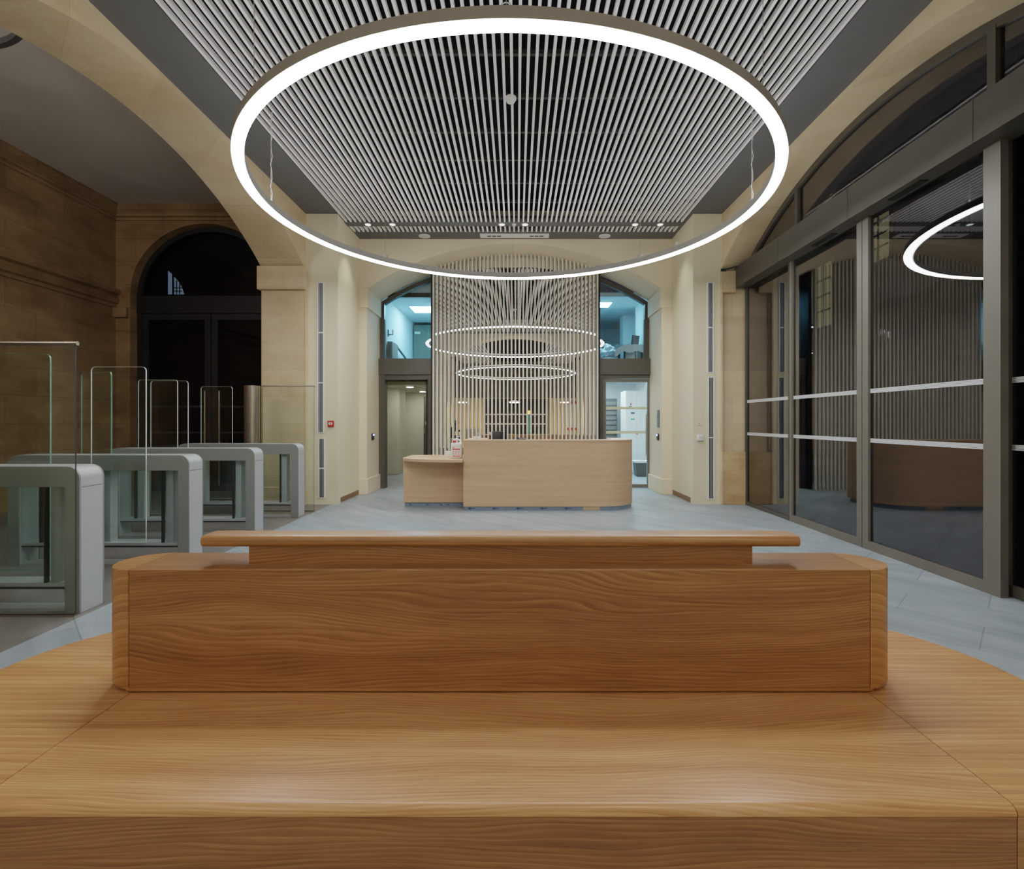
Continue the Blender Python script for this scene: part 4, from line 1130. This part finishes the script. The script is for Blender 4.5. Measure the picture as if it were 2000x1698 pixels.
sc_ = thing('steel_column', 'brushed stainless steel column behind the farthest gate', 'column', (PX(493, 7.4), 7.42, 0))
cx_ = PX(492, 7.42)
mm = MB(); mm.cyl((cx_, 7.42, 0.02), (cx_, 7.42, 1.80), 0.105, 32); part(mm, 'tube', M['steel'], sc_, smooth=True)
mm = MB(); mm.lathe([(0.112, 1.80), (0.112, 1.812), (0.02, 1.815)], (cx_, 7.42, 0), 32); part(mm, 'cap', M['steel'], sc_)
mm = MB(); mm.lathe([(0.14, 0.0), (0.14, 0.02)], (cx_, 7.42, 0), 32); part(mm, 'base_flange', M['steel'], sc_)
mm = MB(); mm.cyl((cx_ + 0.14, 7.42, 0.0), (cx_ + 0.14, 7.42, 1.80), 0.014, 12); part(mm, 'clamp_bar', M['steel'], sc_, smooth=True)

# ------------------------------------------------------------------ small fittings
def diffuser(label, px0, px1, segs, y=8.0):
    x0, x1 = PX(px0, y), PX(px1, y)
    zt, zb = PZ(segs[0], y), PZ(segs[-1], y)
    t = thing('linear_grille', label, 'vent', ((x0 + x1) / 2, y, zb), 'tall slot grilles on the cream casings')
    f = 0.018
    mm = MB(); mm.box(x0 - 0.002, x0 + f, y - 0.012, y, zb, zt); mm.box(x1 - f, x1 + 0.002, y - 0.012, y, zb, zt)
    for s in segs:
        z = PZ(s, y); mm.box(x0 + f, x1 - f, y - 0.012, y, max(zb, z - f / 2), min(zt, z + f / 2))
    part(mm, 'frame', M['white'], t)
    for a, b in zip(segs, segs[1:]):
        za, zb_ = PZ(a, y) - f / 2, PZ(b, y) + f / 2
        mm = MB(); mm.box(x0 + f, x1 - f, y - 0.004, y - 0.001, zb_, za); sl = part(mm, 'slot', M['slot'], t)
        mm = MB()
        for k in (0.33, 0.67):
            xx = x0 + f + (x1 - x0 - 2 * f) * k; mm.box(xx - 0.003, xx + 0.003, y - 0.010, y - 0.0045, zb_, za)
        part(mm, 'blade', M['gate'], sl)
    return t
diffuser('upper tall slot grille on the left cream casing, in three sections', 620, 633, [552, 650, 748, 846])
diffuser('lower slot grille on the left cream casing, above the floor', 622, 635, [856, 915, 973])
diffuser('upper slot grille on the right cream casing, in two sections', 1381, 1393.5, [552, 640, 728])
diffuser('lower tall slot grille on the right cream casing, above the floor', 1382, 1395, [737, 855, 975])
y = 8.0
ca = thing('fire_call_point', 'red fire alarm call point on the left cream casing', 'alarm', (PX(647, y), y, PZ(834, y)))
mm = MB(); mm.box(PX(641, y), PX(653, y), y - 0.035, y, PZ(834, y), PZ(822, y), bevel=0.008); part(mm, 'case', M['red'], ca, smooth=True)
mm = MB(); mm.box(PX(643.5, y), PX(650.5, y), y - 0.038, y - 0.0355, PZ(830, y), PZ(825.5, y)); pl_ = part(mm, 'press_plate', M['white'], ca)
mm = MB(); mm.box(PX(646.2, y), PX(647.8, y), y - 0.0395, y - 0.0385, PZ(829, y), PZ(826.5, y)); part(mm, 'press_mark', M['dark'], pl_)
sw = thing('wall_plate', 'small blank white wall plate above the white intercom on the right casing', 'plate', (PX(1366, y), y, PZ(831, y)))
mm = MB(); mm.box(PX(1361.5, y), PX(1370, y), y - 0.01, y, PZ(831, y), PZ(823, y), bevel=0.003); part(mm, 'plate', M['cream'], sw)
mm = MB(); mm.box(PX(1365.2, y), PX(1366.5, y), y - 0.012, y - 0.0101, PZ(828, y), PZ(826.5, y)); part(mm, 'button', M['slot'], sw)
ic = thing('wall_intercom', 'white wall box with round front on the right cream casing', 'switch', (PX(1367, y), y, PZ(861, y)))
mm = MB(); mm.box(PX(1361, y), PX(1373, y), y - 0.04, y, PZ(861, y), PZ(849, y), bevel=0.008); part(mm, 'case', M['white'], ic, smooth=True)
mm = MB(); mm.box(PX(1364, y), PX(1370, y), y - 0.042, y - 0.0405, PZ(857, y), PZ(852.5, y)); part(mm, 'cover', M['offwhite'], ic)
se = thing('motion_sensor', 'small white motion sensor high on the right cream casing', 'sensor', (2.75, 8.75, PZ(486, 8.75)))
mm = MB(); mm.box(2.70, 2.75, 8.71, 8.79, PZ(486, 8.75), PZ(473, 8.75), bevel=0.01); part(mm, 'case', M['white'], se, smooth=True)
mm = MB(); mm.box(2.696, 2.7005, 8.73, 8.77, PZ(483, 8.75), PZ(479, 8.75)); part(mm, 'lens', M['offwhite'], se)
# readers with blue light
for xw, s, yr, lab in ((CX - 2.62, 1, 9.42, 'black badge reader with blue light left of the open doorway'), (CX + 2.62, -1, 9.30, 'black badge reader with blue light right of the glass door')):
    t = thing('badge_reader', lab, 'reader', (xw, yr, 0.98))
    a, b = sorted((xw, xw + s * 0.03))
    mm = MB(); mm.box(a, b, yr - 0.05, yr + 0.05, 0.955, 1.075, bevel=0.008); part(mm, 'case', M['dark'], t, smooth=True)
    a, b = sorted((xw + s * 0.03, xw + s * 0.034))
    mm = MB(); mm.box(a, b, yr - 0.03, yr + 0.03, 1.035, 1.06); part(mm, 'indicator', M['blue_led'], t)
ip = thing('door_intercom', 'slim dark steel intercom strip right of the glass door', 'intercom', (CX + 2.62, 9.30, 1.17))
mm = MB(); mm.box(CX + 2.607, CX + 2.62, 9.24, 9.36, PZ(836, 9.3), PZ(801, 9.3)); part(mm, 'plate', M['slot'], ip)
mm = MB(); mm.box(CX + 2.604, CX + 2.6065, 9.28, 9.32, 1.36, 1.45); part(mm, 'speaker_slot', M['black'], ip)

# ceiling spots in the service band
spots = [(-2.44, 'far left'), (-2.04, 'second from left'), (-0.25, 'left of the middle'), (0.13, 'right of the middle'), (1.93, 'second from right'), (2.34, 'far right')]
first = None
for x, w_ in spots:
    if first is None:
        first = thing('recessed_spotlight', 'recessed round spotlight in the grey ceiling band, ' + w_, 'lamp', (x, 8.375, CEIL - 0.018), 'spotlights in the ceiling band')
        mm = MB(); mm.lathe([(0.055, 0.0), (0.055, -0.006), (0.045, -0.008)], (x, 8.375, CEIL - 0.018), 24); part(mm, 'trim_ring', M['white'], first)
        mm = MB(); mm.lathe([(0.044, -0.0081), (0.044, -0.0095)], (x, 8.375, CEIL - 0.018), 24); part(mm, 'lens', M['spot'], first)
    else:
        copy_thing(first, (x, 8.375, CEIL - 0.018), 'recessed round spotlight in the grey ceiling band, ' + w_)
    ld = bpy.data.lights.new('spot_lamp', 'SPOT'); lo = bpy.data.objects.new('spot_lamp', ld); COL.objects.link(lo)
    lo.location = (x, 8.375, CEIL - 0.05); ld.energy = 45; ld.spot_size = math.radians(75); ld.spot_blend = 0.7; ld.color = (1, 0.95, 0.78); ld.shadow_soft_size = 0.04
for x, w_ in ((PX(829, 8.95), 'left'), (PX(1181, 8.95), 'right')):
    t = thing('ceiling_speaker', 'round white ceiling speaker in the grey strip above the back wall, %s one' % w_, 'speaker', (x, 8.95, CEIL), 'speakers above the back wall')
    mm = MB(); mm.lathe([(0.10, 0.0), (0.10, -0.008), (0.085, -0.012)], (x, 8.95, CEIL), 28); part(mm, 'rim', M['white'], t)
    mm = MB(); mm.lathe([(0.084, -0.0121), (0.084, -0.014)], (x, 8.95, CEIL), 28); part(mm, 'grille', M['offwhite'], t)
pt = thing('air_outlet', 'wide white slotted air outlet in the ceiling above the mirror arch', 'vent', (CX, 8.92, CEIL))
mm = MB(); mm.box(-0.645, 0.555, 8.84, 9.02, CEIL - 0.012, CEIL); part(mm, 'plate', M['white'], pt)
for xa in (-0.52, 0.22):
    mm = MB()
    for k in range(3):
        mm.box(xa + k * 0.085, xa + 0.07 + k * 0.085, 8.90, 8.96, CEIL - 0.0145, CEIL - 0.0122)
    part(mm, 'slot_group', M['slot'], pt)
sd = thing('smoke_detector', 'round white smoke detector under the slats inside the ring light', 'detector', (PX(997.5, 5.1), 5.1, CEIL - 0.07))
c_ = (PX(997.5, 5.1), 5.1, CEIL - 0.015)
mm = MB(); mm.lathe([(0.055, 0.0), (0.055, -0.02), (0.05, -0.025)], c_, 28); part(mm, 'base', M['white'], sd, smooth=True)
mm = MB(); mm.lathe([(0.044, -0.0255), (0.04, -0.045), (0.02, -0.055)], c_, 28); part(mm, 'dome', M['white'], sd, smooth=True)
sr = thing('band_sensor', 'small white sensor at the middle of the grey ceiling band', 'sensor', (CX, 8.34, CEIL - 0.05))
c_ = (CX, 8.37, CEIL - 0.018)
mm = MB(); mm.lathe([(0.035, 0.0), (0.035, -0.012)], c_, 20); part(mm, 'base', M['white'], sr)
mm = MB(); mm.lathe([(0.028, -0.0121), (0.026, -0.03), (0.01, -0.036)], c_, 20); part(mm, 'dome', M['offwhite'], sr, smooth=True)

# ------------------------------------------------------------------ rear bay, seen only in the mirror
YR = -7.5
d5 = struct(MB().box(-1.75, -1.68, YR, YR + 0.08, 0, 2.72).box(1.58, 1.65, YR, YR + 0.08, 0, 2.72).box(-1.68, 1.58, YR, YR + 0.08, 2.65, 2.72).box(-0.09, -0.02, YR, YR + 0.08, 0, 2.65), 'door_5', M['darkframe'])
mm = MB(); mm.box(-1.68, 1.58, YR + 0.02, YR + 0.03, 0.0, 2.65); spart(mm, 'pane', M['black'], d5)
for z in (1.88, 1.38):
    mm = MB(); mm.box(-1.66, 1.56, YR + 0.031, YR + 0.034, z - 0.03, z + 0.03); spart(mm, 'film_strip', M['strip'], d5)
def pendant(x, w_):
    t = thing('pendant_lamp', 'warm glowing pendant lamp in the rear bay seen in the mirror, %s one' % w_, 'lamp', (x, -5.4, 2.42), 'warm pendants in the mirror')
    c = (x, -5.4, 2.42)
    mm = MB(); mm.lathe([(0.30, 0.0), (0.28, 0.04), (0.05, 0.10), (0.02, 0.12)], c, 28); part(mm, 'shade', M['white'], t, smooth=True)
    mm = MB(); mm.lathe([(0.24, -0.02), (0.24, -0.006)], c, 28); part(mm, 'diffuser', M['pendant'], t)
    mm = MB(); mm.cyl((x, -5.4, 2.54), (x, -5.4, CEIL + 0.14), 0.006, 8); part(mm, 'cord', M['dark'], t)
for x, w_ in ((-2.7, 'left'), (-0.12, 'middle'), (2.35, 'right')): pendant(x, w_)
po_ = thing('wall_poster', 'white poster with red bands on the beige rear wall seen in the mirror', 'poster', (3.0, YR, 1.0))
mm = MB(); mm.box(2.55, 3.15, YR + 0.002, YR + 0.012, 1.05, 2.6); part(mm, 'sheet', M['white'], po_)
mm = MB(); mm.box(2.55, 3.15, YR + 0.0125, YR + 0.016, 2.44, 2.6); mm.box(2.55, 3.15, YR + 0.0125, YR + 0.016, 1.05, 1.18); part(mm, 'red_band', M['red'], po_)
gb = thing('globe_lamp', 'orange glowing globe lamp in front of the dark rear door in the mirror', 'lamp', (0.62, YR + 0.3, 0))
mm = MB(); mm.ball((0.62, YR + 0.3, 1.98), 0.10); part(mm, 'globe', M['orange'], gb, smooth=True)
mm = MB(); mm.box(0.53, 0.71, YR + 0.25, YR + 0.35, 0.0, 1.88); part(mm, 'teal_post', M['teal'], gb)
# wooden counter and seated person
ct = thing('side_counter', 'small wooden side counter beside the person in the mirror', 'counter', (-2.05, -3.6, 0))
mm = MB(); mm.box(-2.36, -1.75, -3.9, -3.3, 0, 1.12); part(mm, 'carcass', M['desk'], ct)
mm = MB(); mm.box(-2.39, -1.72, -3.93, -3.27, 1.12, 1.15); part(mm, 'top', M['white'], ct)
def person():
    root = thing('person', 'person in dark clothes sitting and leaning forward, glimpsed in the mirror at left', 'person', (-2.9, -3.6, 0))
    bx0, by0 = -2.98, -3.6
    V = [(0.0, 0, 0.50), (0.03, 0, 0.66), (0.10, 0, 0.86), (0.16, 0, 0.97), (0.21, 0, 1.04),       # pelvis..neck
         (0.26, 0, 1.12), (0.28, 0, 1.18),                                                       # head
         (0.16, -0.18, 0.95), (0.28, -0.20, 0.72), (0.44, -0.12, 0.80),                            # arm r
         (0.16, 0.18, 0.95), (0.28, 0.20, 0.72), (0.44, 0.12, 0.80),
         (0.05, -0.09, 0.49), (0.40, -0.10, 0.50), (0.36, -0.10, 0.10), (0.46, -0.10, 0.05),
         (0.05, 0.09, 0.49), (0.40, 0.10, 0.50), (0.36, 0.10, 0.10), (0.46, 0.10, 0.05)]
    E = [(0, 1), (1, 2), (2, 3), (3, 4), (4, 5), (5, 6), (3, 7), (7, 8), (8, 9), (3, 10), (10, 11), (11, 12), (0, 13), (13, 14), (14, 15), (15, 16), (0, 17), (17, 18), (18, 19), (19, 20)]
    Rr = [.14, .13, .14, .12, .055, .085, .075, .062, .045, .032, .062, .045, .032, .09, .065, .042, .04, .09, .065, .042, .04]
    me = bpy.data.meshes.new('body'); me.from_pydata([(bx0 + a, by0 + b, c + 0.28) for a, b, c in V], E, [])
    o = bpy.data.objects.new('body', me); COL.objects.link(o); o.parent = root; o.matrix_parent_inverse = Matrix.Translation(-root.location)
    md = o.modifiers.new('skin', 'SKIN'); md.use_smooth_shade = True
    sv = me.skin_vertices[0].data
    for i, r in enumerate(Rr): sv[i].radius = (r, r)
    sv[0].use_root = True
    sb = o.modifiers.new('sub', 'SUBSURF'); sb.levels = 2; sb.render_levels = 2
    me.materials.append(M['cloth_navy'])
    mm = MB(); mm.ball((bx0 + 0.285, by0, 1.42), 0.095, 0.95, 0.8, 1.15); mm.ball((bx0 + 0.375, by0, 1.41), 0.016); hd = part(mm, 'face', M['skin'], root, smooth=True)
    mm = MB(); mm.ball((bx0 + 0.262, by0, 1.445), 0.100, 1.0, 0.86, 1.05); part(mm, 'hair', M['hair'], root, smooth=True)
    for s in (-1, 1):
        mm = MB(); mm.ball((bx0 + 0.465, by0 + s * 0.11, 1.085), 0.035, 1.2, 0.8, 0.5)
        for k in range(4):
            mm.tube([(bx0 + 0.49, by0 + s * 0.11 + (k - 1.5) * 0.014, 1.09), (bx0 + 0.525, by0 + s * 0.11 + (k - 1.5) * 0.015, 1.086), (bx0 + 0.54, by0 + s * 0.11 + (k - 1.5) * 0.015, 1.07)], 0.007, 6)
        part(mm, 'hand', M['skin'], root, smooth=True)
    return root
person()
sl_ = thing('round_stool', 'dark bar stool under the seated person in the mirror', 'stool', (-2.95, -3.6, 0))
mm = MB(); mm.lathe([(0.17, 0.62), (0.18, 0.635), (0.17, 0.655)], (-2.96, -3.6, 0)); part(mm, 'seat', M['dark'], sl_, smooth=True)
mm = MB(); mm.cyl((-2.96, -3.6, 0.02), (-2.96, -3.6, 0.62), 0.03); part(mm, 'stem', M['steel'], sl_)
mm = MB(); mm.lathe([(0.18, 0.0), (0.18, 0.015), (0.03, 0.03)], (-2.96, -3.6, 0)); part(mm, 'foot', M['steel'], sl_)
mm = MB(); mm.box(-2.90, -2.42, -3.75, -3.45, 0.265, 0.285); part(mm, 'footrest', M['steel'], sl_)

# ------------------------------------------------------------------ world
w = bpy.data.worlds.new('night'); scene.world = w; w.use_nodes = True
nt = w.node_tree; nt.nodes.clear()
out = nt.nodes.new('ShaderNodeOutputWorld'); bg = nt.nodes.new('ShaderNodeBackground')
tc = nt.nodes.new('ShaderNodeTexCoord'); sp = nt.nodes.new('ShaderNodeSeparateXYZ')
nt.links.new(tc.outputs['Generated'], sp.inputs[0])
cr = nt.nodes.new('ShaderNodeValToRGB')
cr.color_ramp.elements[0].position = 0.0; cr.color_ramp.elements[0].color = (0.020, 0.018, 0.026, 1)
cr.color_ramp.elements[1].position = 0.8; cr.color_ramp.elements[1].color = (0.016, 0.016, 0.034, 1)
nt.links.new(sp.outputs[2], cr.inputs[0]); nt.links.new(cr.outputs[0], bg.inputs[0])
bg.inputs[1].default_value = 1.0
nt.links.new(bg.outputs[0], out.inputs[0])

# ------------------------------------------------------------------ colour handling
scene.view_settings.view_transform = 'Filmic'
scene.view_settings.look = 'None'
scene.view_settings.exposure = 0.0
scene.cycles.use_denoising = True
scene.cycles.max_bounces = 8
scene.cycles.diffuse_bounces = 4
scene.cycles.glossy_bounces = 5
scene.cycles.use_adaptive_sampling = True
scene.cycles.adaptive_threshold = 0.04
scene.cycles.transparent_max_bounces = 24
scene.cycles.sample_clamp_indirect = 8.0
